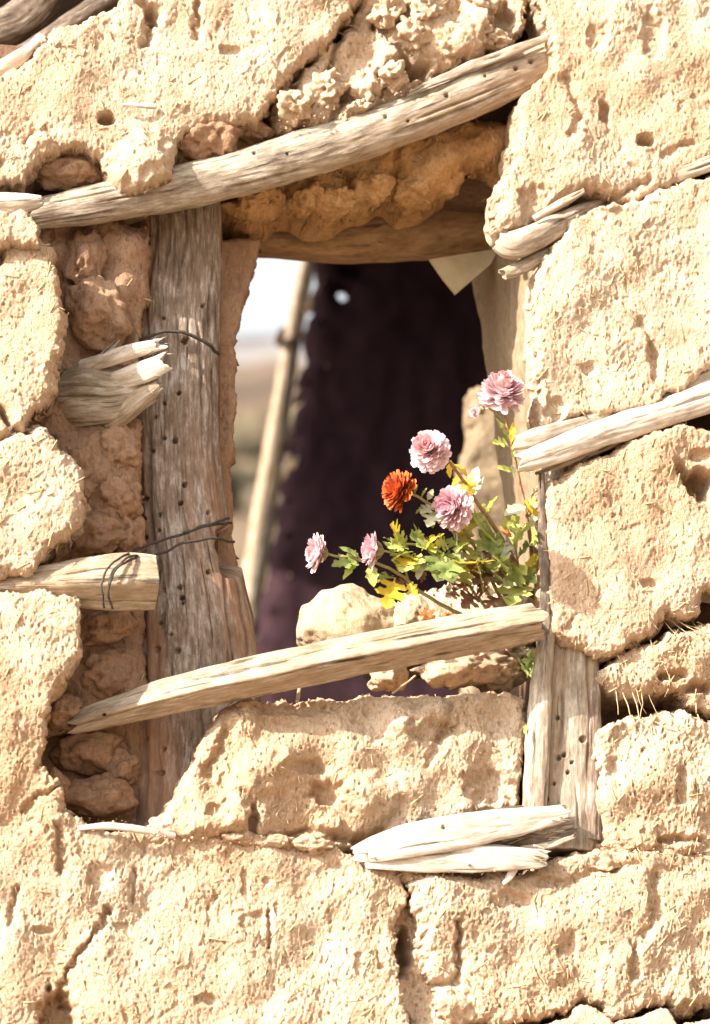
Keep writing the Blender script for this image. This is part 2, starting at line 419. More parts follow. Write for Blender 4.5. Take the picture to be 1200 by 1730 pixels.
def slab(name, poly, front, thick, parent, mat, R=22, Rd=0.02, s=1.55, rough=1.0, seed=1, low=1.0, edge=1.0,
         prof=None, dents=(), cracks=(), bumps=(), tilt=(0, 0), straws=0, fib=0.35, label=None, holes=()):
    P = np.asarray(poly, float)
    x0, y0 = P.min(0) - 12; x1, y1 = P.max(0) + 12
    xs = np.arange(x0, x1, s); ys = np.arange(y0, y1, s)
    px, py = np.meshgrid(xs, ys)
    d = poly_dist(px, py, P)
    d = d + edge * (9 * n2(px / 42, py / 42, seed) + 5 * n2(px / 15, py / 15, seed + 1) + 2.5 * n2(px / 6, py / 6, seed + 2))
    for (cx, cy, rx, ry) in holes:
        d = np.minimum(d, (np.hypot((px - cx) / rx, (py - cy) / ry) - 1) * min(rx, ry) + 1.2 * n2(px / 6, py / 6, seed + 40))
    gy, gx = np.gradient(d, s)
    g2_ = gx * gx + gy * gy + 0.05
    keep = d > -0.75 * s
    near = keep & (d < 0.6 * s)
    mvx = np.where(near, np.clip(-d * gx / g2_, -s, s), 0); mvy = np.where(near, np.clip(-d * gy / g2_, -s, s), 0)
    px = px + mvx; py = py + mvy
    B = W(px, py, np.full(px.shape, float(front)))
    X, Z = B[..., 0], B[..., 2]
    Rm = R * (1 + 0.5 * n2(px / 50, py / 50, seed + 5))
    q = np.clip(d / Rm, 0, 1)
    h = -Rd * (1 - np.sqrt(np.clip(1 - (1 - q) ** 2, 0, 1)))
    h += low * (0.0075 * n2(X * 9, Z * 9, seed + 6) + 0.005 * n2(X * 24, Z * 24, seed + 7))
    wx = X + 0.006 * n2(X * 40, Z * 40, seed + 20); wz = Z + 0.006 * n2(X * 40, Z * 40, seed + 21)
    lump = 1 - np.abs(n2(wx * 48, wz * 48, seed + 8)) * 2
    ca, sa = math.cos(fib), math.sin(fib)
    u = X * ca - Z * sa; v = X * sa + Z * ca
    m1 = np.clip(0.5 + 0.9 * n2(X * 12, Z * 12, seed + 24) + 0.4 * n2(X * 34, Z * 34, seed + 26), 0.08, 1.5)
    m2 = np.clip(0.55 + 0.9 * n2(X * 15, Z * 15, seed + 41), 0.1, 1.4)
    wx = X + 0.004 * n2(X * 60, Z * 60, seed + 20); wz = Z + 0.004 * n2(X * 60, Z * 60, seed + 21)
    fb = 0
    for o_ in range(5):
        fr = 46 * 1.9 ** o_
        fb = fb + n2(wx * fr + o_ * 3.3, wz * fr * 0.8, seed + 8 + o_) * 0.62 ** o_
    rough = rough * 0.85
    h += rough * m1 * 0.0017 * fb
    h -= rough * 0.0028 * m2 * sst(0.36, 0.6, n2(X * 62, Z * 62, seed + 13))
    h -= rough * pits(u, v, 0.0130, 0.0010, 0.0030, 0.25, 0.0028, seed) * np.clip(m2, 0.15, 1)
    h -= rough * pits(u + 0.003 * n2(X * 30, Z * 30, seed + 55), v, 0.0056, 0.0006, 0.0015, 0.45, 0.0021, seed + 3)
    # chopped straw combed into the surface by hand
    uw = u + 0.0035 * n2(X * 55, Z * 55, seed + 50); vw = v + 0.006 * n2(X * 40, Z * 40, seed + 53)
    h += min(rough, 1.3) * (0.00065 * n2(uw * 320, vw * 150, seed + 11) * (0.4 + m1) + 0.0006 * n2(uw * 150, vw * 85, seed + 51) + 0.0006 * n2(X * 330, Z * 330, seed + 52) + 0.0004 * n2(X * 500, Z * 500, seed + 54)) * (0.7 + 0.5 * m2)
    for (cx, cy, rx, ry, dep) in dents:
        dd = np.hypot((px - cx) / rx, (py - cy) / ry) + 0.35 * n2(px / 16, py / 16, seed + 15)
        h -= dep * (1 - sst(0.45, 1.1, dd))
    for (cx, cy, rx, ry, dep) in bumps:
        dd = np.hypot((px - cx) / rx, (py - cy) / ry) + 0.3 * n2(px / 22, py / 22, seed + 16)
        h += dep * (1 - sst(0.2, 1.15, dd))
    for (pts, wd, dep) in cracks:
        jx = 7 * n2(px / 20, py / 20, seed + 17) + 3 * n2(px / 7, py / 7, seed + 18)
        dd = line_dist(px + jx, py + jx * 0.6, pts)
        h -= dep * np.exp(-(dd / wd) ** 2)
    if prof is not None: h += prof(px, py)
    h += tilt[0] * (px - P[:, 0].mean()) * K + tilt[1] * (P[:, 1].mean() - py) * K
    Y = front - h
    Y = np.minimum(Y, front + thick - 0.002)
    V = np.stack([X, Y, Z], -1).reshape(-1, 3)
    kf = keep
    qd = kf[:-1, :-1] & kf[1:, :-1] & kf[:-1, 1:] & kf[1:, 1:]
    nx = len(xs)
    jj, ii = np.nonzero(qd)
    a = jj * nx + ii
    quads = np.stack([a, a + nx, a + nx + 1, a + 1], -1)        # faces the street
    used, inv = np.unique(quads, return_inverse=True)
    quads = inv.reshape(-1, 4); V = V[used]
    n = len(V)
    E = np.concatenate([quads[:, [k, (k + 1) % 4]] for k in range(4)])
    key = np.minimum(E[:, 0], E[:, 1]) * np.int64(n) + np.maximum(E[:, 0], E[:, 1])
    _, first, cnt = np.unique(key, return_index=True, return_counts=True)
    be = E[first[cnt == 1]]
    bv, binv = np.unique(be, return_inverse=True); binv = binv.reshape(-1, 2)
    # the broken edge runs back into the wall in three uneven steps
    rings = [bv]; allv = [V]; off = n
    Vb = V[bv]
    newq = []
    prev = bv[binv]
    Sm = Vb.copy(); deg = np.bincount(binv.ravel(), minlength=len(bv))[:, None]
    for k, f in enumerate((0.07, 0.16, 0.28, 0.42, 0.6, 0.8, 1.0)):
        for _ in range(6 if s < 6 else 0):
            acc = np.zeros_like(Sm)
            np.add.at(acc, binv[:, 0], Sm[binv[:, 1]]); np.add.at(acc, binv[:, 1], Sm[binv[:, 0]])
            Sm = 0.4 * Sm + 0.6 * acc / deg
        Vk = Sm.copy()
        Vk[:, 1] = Vb[:, 1] + (front + thick - Vb[:, 1]) * f
        if k < 6 and s < 6:
            Vk += np.stack([0.006 * n3(Vk * 55, seed + 30) + 0.003 * n3(Vk * 140, seed + 31), 0 * Vk[:, 0], 0.006 * n3(Vk * 55, seed + 33) + 0.003 * n3(Vk * 140, seed + 34)], -1)
        ids = off + np.arange(len(bv)); off += len(bv); allv.append(Vk)
        cur = ids[binv]
        newq.append(np.stack([prev[:, 1], prev[:, 0], cur[:, 0], cur[:, 1]], -1))
        prev = cur
    V2 = np.concatenate(allv)
    me = mesh_np(name, V2, np.concatenate([quads] + newq))
    o = obj(name, me, mat, parent)
    if label: o['label'] = label
    if straws:
        mb = MB()
        pick = RNG.integers(0, n, straws * 2); c = 0
        for i in pick[:straws]:
            p = V[i]
            q_ = to_px(p[None])[0]
            if not (-40 < q_[0] < 1240 and -40 < q_[1] < 1770): continue
            c += 1
            if c > straws * 0.6: break
            an = fib + RNG.normal(0, 0.7); L = RNG.uniform(0.005, 0.018); r = RNG.uniform(0.0004, 0.0008)
            dv = np.array([math.sin(an), -RNG.uniform(-0.15, 0.15), math.cos(an)]) * L / 2
            if RNG.random() < 0.5: dv = -dv; 
            p = p + np.array([0, -0.0005, 0])
            tube(mb, [p - dv, p + np.array([0, -0.001, 0]), p + dv], r, 4, 4)
        tag(obj('straw', mb.mesh('straw'), M_STRAW, o), kind='stuff')
    return o

def clod_mesh(name, cx, cy, y, rx, ry, rz, seed, rot=0.0, sub=5, amp=1.0, cuts=3):
    v, f = ico(sub)
    P = v.copy()
    rr = np.random.default_rng(seed)
    for _ in range(cuts):                                      # broken flats
        nrm = rr.normal(size=3); nrm /= np.linalg.norm(nrm); lim = rr.uniform(0.62, 0.9)
        dd = P @ nrm
        P = P - np.outer(np.maximum(dd - lim, 0) * 0.85, nrm)
    k = 1 + amp * (0.22 * n3(P * 1.4, seed) + 0.12 * n3(P * 3.2, seed + 1))
    P = P * k[:, None]
    P = P * np.array([rx, ry / K * 1.0, rz]) * K
    c, s_ = math.cos(rot), math.sin(rot)
    P = np.stack([P[:, 0] * c - P[:, 2] * s_, P[:, 1], P[:, 0] * s_ + P[:, 2] * c], -1)
    nr = P / (np.linalg.norm(P, axis=1)[:, None] + 1e-9)
    P = P + nr * (amp * (0.0026 * n3(P * 70, seed + 3) + 0.0016 * n3(P * 160, seed + 4) - 0.004 * sst(0.2, 0.55, n3(P * 95, seed + 5))))[:, None]
    return mesh_np(name, P + W(cx, cy, y), None, f)

def clod(name, cx, cy, y, rx, ry, rz, seed, mat, parent=None, **kw):
    """mud lump: rx, rz half sizes in photograph pixels, ry half depth in metres"""
    return obj(name, clod_mesh(name, cx, cy, y, rx, ry, rz, seed, **kw), mat, parent)

def log(name, path, parent, mat, depth=1.0, sq=2.0, rot=0.0, s=2.2, seed=1, rough=1.0, holes=(), jag0=0.0, jag1=0.0,
        grooves=(), bites=(), lump=1.0, dround=False):
    """timber along path of (px, py, y, half width in px)"""
    pth = np.array([list(W(p[0], p[1], p[2])) + [p[3] * K * (1 + p[2] / 3.0)] for p in path], float)
    L0 = np.sum(np.linalg.norm(np.diff(pth[:, :3], axis=0), axis=1))
    n = max(8, int(L0 / (s * K)))
    Q, L = smooth_path(pth, n, 2)
    C = Q[:, :3]; r = Q[:, 3]
    S = np.linspace(0, L, n)
    T = np.gradient(C, axis=0); T /= np.linalg.norm(T, axis=1)[:, None]
    e1 = np.cross(T, [0, 1.0, 0]); e1 /= np.linalg.norm(e1, axis=1)[:, None]   # across the timber, in the wall plane
    e2 = np.cross(e1, T)
    e2 = np.where(e2[:, 1:2] > 0, -e2, e2)                     # towards the street
    nv = max(12, int(2 * math.pi * np.mean(r) / (s * K)))
    a = np.arange(nv) / nv * 2 * math.pi
    # squarish section turned by rot, scaled so its silhouette keeps the half width
    ca, sa = np.cos(a - rot), np.sin(a - rot)
    k = (np.abs(ca) ** sq + np.abs(sa) ** sq) ** (-1.0 / sq)
    k = k / np.max(np.abs(k * np.cos(a)))
    A, SS = np.meshgrid(a, S)
    RR = r[:, None] * k[None]
    cx, cy = np.cos(A), np.sin(A)
    f = 1 / 0.02
    rm = np.mean(r)
    u = cx * rm; v_ = cy * rm
    def n3c(fu, fl, sd): return n3(np.stack([u * fu, v_ * fu, SS * fl], -1), sd)
    dsp = rough * (0.0006 * n3c(320, 40, seed) + 0.0011 * n3c(70, 34, seed + 1) - 0.0046 * sst(0.36, 0.52, n3c(190, 7, seed + 2)) * sst(-0.15, 0.25, n3c(22, 12, seed + 14)))
    dsp += lump * rm * (0.10 * n3c(14, 9, seed + 3) + 0.05 * n3c(30, 26, seed + 4))
    for (ang, wd, dep) in grooves:
        wob = 0.12 * n2(SS * 14, 0 * SS, seed + 9)
        wob = wob + 0.16 * n2(SS * 5, 0 * SS, seed + 19)
        dd = np.abs((A - ang + wob + math.pi) % (2 * math.pi) - math.pi)
        dsp -= dep * np.exp(-(dd / wd) ** 2) * sst(-0.35, 0.15, n2(SS * 9 + ang * 7, 0 * SS, seed + 13))
    rad = RR + dsp
    V = C[:, None] + rad[..., None] * (cx[..., None] * e1[:, None] + depth * cy[..., None] * e2[:, None])
    if jag0 or jag1:
        j0 = n3c(150, 0, seed + 6)[0] * 0.6 + n3c(50, 0, seed + 7)[0] * 1.5
        j1 = n3c(150, 0, seed + 8)[0] * 0.6 + n3c(50, 0, seed + 10)[0] * 1.5
        m = min(n // 2, max(3, int(0.05 / (s * K))))
        w0 = np.clip(1 - np.arange(n) / m, 0, 1); w1 = w0[::-1]
        V += (jag0 * w0[:, None] * j0[None] )[..., None] * T[0] + (jag1 * w1[:, None] * j1[None])[..., None] * T[-1]
    radial = cx[..., None] * e1[:, None] + cy[..., None] * e2[:, None]
    if len(holes) or len(bites):
        pp = to_px(V.reshape(-1, 3)).reshape(n, nv, 2)
        front = cy > -0.1
        for (hx, hy, hr) in holes:
            hr = hr * (0.65 + 0.5 * ((hx * 7 + hy * 3) % 10) / 10)
            dd = np.hypot(pp[..., 0] - hx, pp[..., 1] - hy)
            V -= (front * 0.010 * (1 - sst(hr * 0.55, hr * 1.05, dd)))[..., None] * radial
        for (hx, hy, rx, ry, dep) in bites:
            dd = np.hypot((pp[..., 0] - hx) / rx, (pp[..., 1] - hy) / ry) + 0.3 * n3c(120, 60, seed + 12)
            V -= (dep * (1 - sst(0.5, 1.1, dd)))[..., None] * radial
    G = np.stack([u, v_, SS + seed * 3.7], -1)
    i = np.arange(n - 1)[:, None]; j = np.arange(nv)[None]
    quads = np.stack([i * nv + j, (i + 1) * nv + j, (i + 1) * nv + (j + 1) % nv, i * nv + (j + 1) % nv], -1).reshape(-1, 4)
    vs = [V.reshape(-1, 3)]; gs = [G.reshape(-1, 3)]; qs = [quads]; ts = []; off = n * nv
    for end, ring0, sign, jg in ((0, 0, -1, jag0), (n - 1, (n - 1) * nv, 1, jag1)):
        prev = ring0 + np.arange(nv); cc = V[end].mean(0)
        for kk, fr in enumerate((0.93, 0.6, 0.3)):
            ring = cc + (V[end] - cc) * fr
            ring = ring + (T[end] * sign)[None] * ((-jg * 0.8 * (1 - fr) if jg else 0) + (0.0012 if kk == 0 else 0.0015) * n3(ring * 190, seed + 20 + kk)[:, None])
            ids = off + np.arange(nv); off += nv
            vs.append(ring); gs.append(np.stack([u[end] * fr * 1.0, v_[end] * fr, np.full(nv, S[end] + seed * 3.7)], -1))
            qq = np.stack([prev, np.roll(prev, -1), np.roll(ids, -1), ids], -1)
            qs.append(qq if sign < 0 else qq[:, ::-1])
            prev = ids
        vs.append(cc[None] + (T[end] * sign)[None] * (-jg * 0.9 if jg else 0)); gs.append(np.array([[0, 0, S[end]]]))
        tt = np.stack([prev, np.roll(prev, -1), np.full(nv, off)], -1)
        ts.append(tt if sign < 0 else tt[:, ::-1]); off += 1
    me = mesh_np(name, np.concatenate(vs), np.concatenate(qs), np.concatenate(ts), True, {'grain': np.concatenate(gs)})
    o = obj(name, me, mat, parent)
    return o

def recentre(o):
    """put a single-mesh thing's origin at its own middle"""
    me = o.data
    co = np.empty(len(me.vertices) * 3, np.float32); me.vertices.foreach_get('co', co)
    co = co.reshape(-1, 3); c = (co.min(0) + co.max(0)) / 2
    me.vertices.foreach_set('co', (co - c).ravel()); me.update()
    o.location = Vector([float(x) for x in c])
    return o

# ================================================================== SETTING
def grid_mesh(name, x0, x1, y0, y1, nx, ny, fz):
    xs = np.linspace(x0, x1, nx); ys = np.linspace(y0, y1, ny)
    X, Y = np.meshgrid(xs, ys); Z = fz(X, Y)
    i = np.arange(ny - 1)[:, None]; j = np.arange(nx - 1)[None]
    q = np.stack([i * nx + j, i * nx + j + 1, (i + 1) * nx + j + 1, (i + 1) * nx + j], -1).reshape(-1, 4)
    return mesh_np(name, np.stack([X, Y, Z], -1).reshape(-1, 3), q)

tag(obj('ground', grid_mesh('ground', -1500, 1500, -1500, 1500, 3, 3, lambda x, y: 0 * x - 2.2), M_SOIL), kind='structure')
def hill_z(x, y):
    t = np.clip((y - 12) / 75, 0, 1)
    return -2.25 + 31 * t ** 1.25 + t * (3 * n2(x / 30, y / 30, 3) + 2.0 * n2(x / 9, y / 9, 4) + 0.7 * n2(x / 3, y / 3, 5))
tag(obj('hillside', grid_mesh('hillside', -140, 140, 12, 120, 140, 90, hill_z), M_HILL), kind='structure')
def mount_z(x, y):
    t = np.clip((y - 300) / 500, 0, 1)
    return -6 + 300 * t * (1 + 0.35 * n2(x / 180, y / 400, 8) + 0.12 * n2(x / 50, y / 80, 9))
rs = random.Random(12)
sc_mb = MB(); cv0, cf0 = ico(2)
for _ in range(420):
    yy = rs.uniform(14, 80); xx = yy * 0.15 + rs.gauss(0, 5 + yy * 0.12); r = rs.uniform(0.25, 0.9) * (0.5 + yy / 70)
    zz = float(hill_z(np.array([xx]), np.array([yy]))[0])
    P_ = cv0 * (1 + 0.5 * n3(cv0 * 2 + rs.random() * 60)[:, None]) * r * np.array([1, 1, 0.75])
    sc_mb.add(P_ + np.array([xx, yy, zz + r * 0.3]), None, cf0)
tag(obj('hillside_scrub', sc_mb.mesh('hillside_scrub'), M_SCRUB), 'dry brown scrub scattered over the far slope outside', 'scrub', kind='stuff')
tag(obj('mountain', grid_mesh('mountain', -900, 900, 300, 900, 100, 40, mount_z), M_MOUNT), kind='structure')

# ------------------------------------------------------------------ the mud wall
wall = empty('mud_wall', (0, 0, -2.2), 'crumbling tan mud and straw wall framing the small window opening', 'wall')

mb = MB()
TOPZ = 0.62
xl, xr = -0.105, 0.215                                # window opening in the core
zb, zt = -0.185, 0.315
box_np(mb, (-2.2, 0.105, -2.2), (xl - 0.02, 0.30, 0.53))
box_np(mb, (xr + 0.012, 0.075, -2.2), (2.4, 0.30, 1.25))
box_np(mb, (xl - 0.02, 0.075, -2.2), (xr + 0.012, 0.30, zb))
box_np(mb, (xl - 0.02, 0.11, zt + 0.09), (xr + 0.012, 0.30, 1.25))
obj('wall_core', mb.mesh('wall_core', False), M_CORE, wall)

PL = dict(parent=wall, mat=M_PLASTER)
# upper left sheet of plaster
slab('plaster_panel', [(-140, 190), (0, 122), (30, 112), (65, 75), (100, 45), (140, 35), (175, 10), (215, -12), (262, -60), (300, -140), (660, -140),
     (622, -30), (596, 20), (566, 58), (535, 88), (505, 112), (485, 132), (470, 155), (462, 178), (437, 196), (400, 205), (345, 205), (315, 220), (301, 240),
     (298, 268), (290, 300), (262, 318), (236, 322), (206, 316), (184, 292), (166, 268), (144, 250), (110, 248), (84, 256), (60, 276), (42, 304), (0, 318), (-140, 345)],
     0.0, 0.10, seed=11, R=16, Rd=0.014, straws=96, cracks=[([(335, 0), (332, 60)], 5, 0.01), ([(240, 0), (268, 20), (245, 70)], 7, 0.012), ([(40, 235), (75, 215), (95, 240)], 5, 0.006)],
     dents=[(180, 200, 17, 13, 0.022), (258, 22, 16, 20, 0.02), (390, 85, 22, 10, 0.006)], bumps=[(240, 275, 60, 50, 0.02), (75, 235, 30, 25, 0.008)], **PL)
# crumbling clay above the lintel
slab('crumbling_daub', [(470, 150), (492, 126), (540, 84), (575, 52), (605, 20), (640, -140), (905, -140), (892, 30), (870, 66), (828, 88), (760, 112), (735, 126), (700, 150),
     (650, 182), (610, 194), (560, 205), (505, 216), (476, 214), (452, 203), (462, 178)],
     0.012, 0.09, seed=21, R=22, Rd=0.02, low=2.6, rough=1.5, straws=90, edge=1.4,
     cracks=[([(640, 30), (680, 80), (720, 120)], 9, 0.02), ([(575, 60), (560, 110), (585, 160), (560, 200)], 7, 0.014), ([(620, 190), (640, 130), (690, 90)], 8, 0.016), ([(500, 140), (520, 180), (510, 210)], 6, 0.012)],
     dents=[(705, 112, 34, 20, 0.03), (850, 35, 26, 40, 0.03), (600, 150, 30, 14, 0.014), (770, 20, 20, 30, 0.012), (690, 25, 24, 30, 0.012)],
     bumps=[(660, 70, 30, 60, 0.012), (790, 75, 46, 34, 0.014), (530, 170, 40, 35, 0.012), (625, 165, 20, 32, 0.012)], **PL)
# right side, above the upper stick
slab('plaster_panel', [(893, -140), (905, 0), (936, 58), (930, 118), (884, 158), (872, 200), (868, 262), (852, 300), (846, 368), (858, 386), (892, 378), (918, 350), (985, 318),
     (1040, 322), (1075, 345), (1110, 318), (1150, 300), (1200, 268), (1340, 225), (1340, -140)], -0.012, 0.07, seed=31, R=14, Rd=0.014, straws=120,
     dents=[(1092, 235, 15, 13, 0.02), (1025, 185, 12, 24, 0.012), (1105, 60, 24, 50, 0.008), (1010, 62, 20, 26, 0.006), (905, 345, 30, 40, 0.012)],
     cracks=[([(960, 130), (985, 190), (965, 230)], 8, 0.007), ([(1120, 260), (1170, 240)], 6, 0.006), ([(1040, 330), (1100, 300)], 5, 0.008)], **PL)
# right side, between the sticks
slab('plaster_panel', [(968, 372), (1002, 346), (1050, 345), (1100, 322), (1200, 292), (1340, 245), (1340, 590), (1200, 622), (1165, 650), (1150, 668), (1128, 662), (1110, 688), (1080, 692),
     (1000, 700), (962, 706), (940, 722), (914, 722), (914, 640), (908, 560), (908, 478), (920, 446), (944, 402)], -0.014, 0.05, seed=41, R=12, Rd=0.012, straws=132,
     dents=[(940, 690, 22, 26, 0.008), (1108, 590, 14, 34, 0.006), (1000, 620, 18, 12, 0.006)], cracks=[([(1085, 540), (1110, 590), (1108, 640)], 6, 0.006)], bumps=[(1010, 345, 70, 14, 0.006)], **PL)
# right side, below the lower stick
slab('plaster_panel', [(916, 815), (945, 800), (1000, 775), (1060, 745), (1110, 722), (1150, 712), (1195, 716), (1340, 690), (1340, 1010), (1196, 996), (1186, 1036), (1152, 1046), (1130, 1042),
     (1104, 1070), (1062, 1092), (1014, 1108), (990, 1098), (955, 1084), (930, 1058), (925, 960), (918, 880)], -0.016, 0.05, seed=51, R=22, Rd=0.02, straws=120, low=1.2,
     dents=[(1182, 816, 26, 30, 0.05), (1185, 770, 20, 14, 0.008), (1100, 985, 18, 10, 0.006)], cracks=[([(1150, 790), (1180, 830), (1200, 840)], 8, 0.02)], **PL)
slab('mud_lump', [(1012, 1126), (1040, 1108), (1100, 1086), (1150, 1062), (1200, 1052), (1340, 1040), (1340, 1180), (1200, 1196), (1172, 1190), (1152, 1168), (1112, 1160),
     (1090, 1172), (1040, 1168), (1018, 1150)], -0.008, 0.10, seed=61, R=18, Rd=0.016, straws=120, low=1.8, rough=1.7,
     dents=[(1140, 1140, 26, 10, 0.015), (1180, 1160, 26, 12, 0.02)], **PL)
slab('mud_block', [(1006, 1236), (1030, 1216), (1062, 1214), (1110, 1202), (1150, 1198), (1200, 1212), (1340, 1210), (1340, 1446), (1200, 1442), (1100, 1446), (1022, 1428), (1015, 1380),
     (1012, 1310), (1003, 1272)], -0.01, 0.11, seed=71, R=20, Rd=0.016, straws=96, low=1.6, rough=1.9, cracks=[([(1190, 1420), (1160, 1416), (1120, 1420)], 6, 0.012)],
     dents=[(1040, 1300, 16, 26, 0.008), (1150, 1330, 14, 40, 0.008)], **PL)
slab('plaster_panel', [(684, 1490), (706, 1478), (770, 1476), (900, 1470), (946, 1444), (1030, 1424), (1100, 1438), (1200, 1433), (1340, 1436), (1340, 1690), (1200, 1700), (1172, 1712), (1150, 1716), (1132, 1692), (1092, 1704),
     (1040, 1718), (1010, 1692), (985, 1687), (962, 1712), (900, 1724), (830, 1732), (762, 1728), (738, 1692), (742, 1665), (722, 1640), (712, 1600), (714, 1560), (700, 1530)], -0.008, 0.11, seed=81, R=20, Rd=0.018,
     straws=192, low=1.5, rough=1.4, cracks=[([(776, 1560), (780, 1620), (772, 1660), (735, 1662)], 5, 0.012), ([(1070, 1600), (1072, 1650)], 7, 0.01), ([(1105, 1480), (1110, 1540), (1090, 1580)], 9, 0.008), ([(950, 1500), (1000, 1470), (1080, 1460)], 7, 0.006)],
     dents=[(860, 1520, 40, 20, 0.008), (930, 1490, 30, 10, 0.008), (960, 1600, 20, 24, 0.006), (1170, 1705, 30, 18, 0.02)], bumps=[(760, 1690, 40, 30, 0.01)], **PL)
slab('crumbling_daub', [(664, 1448), (700, 1440), (744, 1462), (750, 1560), (752, 1680), (760, 1760), (690, 1760), (655, 1650), (655, 1540)], 0.026, 0.06, seed=84, R=14, Rd=0.02, low=3.2, rough=1.8, dents=[(680, 1612, 16, 44, 0.05)], **PL)
slab('mud_base', [(700, 1745), (740, 1735), (830, 1742), (900, 1735), (965, 1720), (985, 1695), (1010, 1700), (1040, 1726), (1095, 1714), (1132, 1704), (1150, 1728), (1175, 1724), (1340, 1705), (1340, 1880), (700, 1880)],
     -0.02, 0.12, seed=86, R=10, Rd=0.01, low=0.8, rough=0.6, edge=0.5, **PL)
# broad lower left sheet
slab('plaster_panel', [(-140, 1000), (0, 1010), (80, 1008), (122, 1016), (140, 1050), (132, 1090), (126, 1120), (114, 1150), (90, 1180), (75, 1204), (78, 1240), (70, 1260), (65, 1290), (76, 1310), (96, 1326), (102, 1346), (106, 1368), (128, 1378), (150, 1398), (240, 1402), (300, 1392), (420, 1418), (500, 1428), (560, 1430), (596, 1436), (622, 1462), (668, 1464), (684, 1484), (690, 1512), (674, 1540),
     (668, 1580), (668, 1640), (685, 1690), (702, 1745), (722, 1880), (-140, 1880)], 0.002, 0.12, seed=91, R=16, Rd=0.010, straws=252, low=1.3, rough=1.15,
     cracks=[([(40, 1372), (70, 1345), (100, 1332)], 4, 0.008), ([(100, 1400), (104, 1470)], 6, 0.009), ([(186, 1535), (160, 1585), (135, 1610), (108, 1660), (108, 1690)], 5, 0.010), ([(28, 1500), (20, 1560)], 6, 0.008), ([(455, 1540), (458, 1600)], 4, 0.007), ([(230, 1470), (226, 1520)], 5, 0.006)],
     prof=lambda x, y: 0.036 * (1 - sst(1180, 1440, y)) * (1 - sst(150, 260, x)), dents=[(98, 1715, 34, 50, 0.035), (430, 1555, 26, 22, 0.006), (170, 1480, 24, 26, 0.007), (70, 1570, 20, 8, 0.007), (350, 1690, 20, 12, 0.005)], **PL)
# chunks left of the post
slab('plaster_panel', [(-140, 745), (0, 742), (34, 722), (70, 714), (86, 735), (112, 760), (142, 790), (152, 832), (150, 868), (130, 890), (96, 925), (70, 950), (54, 968), (0, 975), (-140, 985)], -0.036, 0.14, seed=111,
     R=22, Rd=0.022, straws=72, **PL)
slab('plaster_panel', [(-140, 400), (0, 400), (22, 402), (70, 394), (94, 410), (100, 450), (108, 500), (112, 560), (105, 600), (95, 650), (64, 692), (44, 720), (14, 746), (-140, 756)], -0.034, 0.14, seed=121, R=20, Rd=0.02,
     straws=72, dents=[(2, 430, 10, 20, 0.02)], cracks=[([(0, 690), (30, 730)], 6, 0.02)], **PL)
slab('mud_lump', [(-140, 352), (0, 352), (44, 358), (74, 384), (62, 410), (20, 414), (-140, 416)], -0.042, 0.13, seed=125, R=10, Rd=0.008, **PL)
# the block under the window
slab('mud_block', [(246, 1398), (270, 1378), (300, 1342), (318, 1300), (338, 1262), (358, 1222), (382, 1192), (420, 1180), (500, 1180), (560, 1174), (650, 1173), (760, 1167), (860, 1164), (890, 1170), (898, 1200), (894, 1260),
     (886, 1320), (882, 1368), (800, 1384), (700, 1402), (640, 1418), (604, 1432), (500, 1430), (430, 1420), (330, 1412), (262, 1412)], -0.002, 0.11, seed=131, R=30, Rd=0.022, straws=132, low=2.2, rough=1.25, edge=0.8,
     cracks=[([(385, 1200), (378, 1260), (350, 1300)], 12, 0.012), ([(480, 1420), (520, 1395), (600, 1415), (650, 1405)], 7, 0.012), ([(760, 1190), (745, 1250), (720, 1290)], 8, 0.006)],
     dents=[(552, 1338, 30, 24, 0.016), (428, 1390, 10, 34, 0.018), (360, 1372, 16, 14, 0.008), (725, 1235, 60, 22, 0.008), (520, 1295, 50, 14, 0.008), (830, 1330, 50, 40, 0.01), (500, 1195, 90, 14, 0.008)],
     bumps=[(400, 1375, 30, 40, 0.012), (440, 1300, 60, 60, 0.01), (680, 1230, 34, 10, 0.008), (640, 1340, 60, 40, 0.012), (560, 1390, 30, 24, 0.01)], **PL)
# reddish daub deep between the chunks and the post
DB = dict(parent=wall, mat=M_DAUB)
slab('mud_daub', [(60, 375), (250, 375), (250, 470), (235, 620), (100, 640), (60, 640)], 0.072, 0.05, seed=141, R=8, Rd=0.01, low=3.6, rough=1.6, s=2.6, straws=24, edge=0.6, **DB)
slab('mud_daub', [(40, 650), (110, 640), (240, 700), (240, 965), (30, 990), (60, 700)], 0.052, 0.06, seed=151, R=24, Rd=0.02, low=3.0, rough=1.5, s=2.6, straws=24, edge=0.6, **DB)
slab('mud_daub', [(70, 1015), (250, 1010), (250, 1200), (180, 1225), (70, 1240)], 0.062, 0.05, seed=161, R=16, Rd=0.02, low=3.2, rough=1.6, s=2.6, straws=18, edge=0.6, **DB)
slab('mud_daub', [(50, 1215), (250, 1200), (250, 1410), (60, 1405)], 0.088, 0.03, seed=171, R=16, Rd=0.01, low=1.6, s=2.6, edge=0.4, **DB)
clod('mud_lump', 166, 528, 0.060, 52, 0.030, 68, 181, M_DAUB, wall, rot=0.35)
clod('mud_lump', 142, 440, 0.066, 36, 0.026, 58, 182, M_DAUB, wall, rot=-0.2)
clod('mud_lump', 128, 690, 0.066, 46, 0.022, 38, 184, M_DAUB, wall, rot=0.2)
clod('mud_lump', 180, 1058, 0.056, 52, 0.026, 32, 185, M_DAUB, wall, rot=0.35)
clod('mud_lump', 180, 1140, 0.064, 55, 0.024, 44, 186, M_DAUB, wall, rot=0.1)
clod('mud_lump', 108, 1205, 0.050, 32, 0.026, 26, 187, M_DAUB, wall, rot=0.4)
clod('mud_lump', 165, 1345, 0.070, 70, 0.03, 36, 188, M_DAUB, wall, rot=0.1)
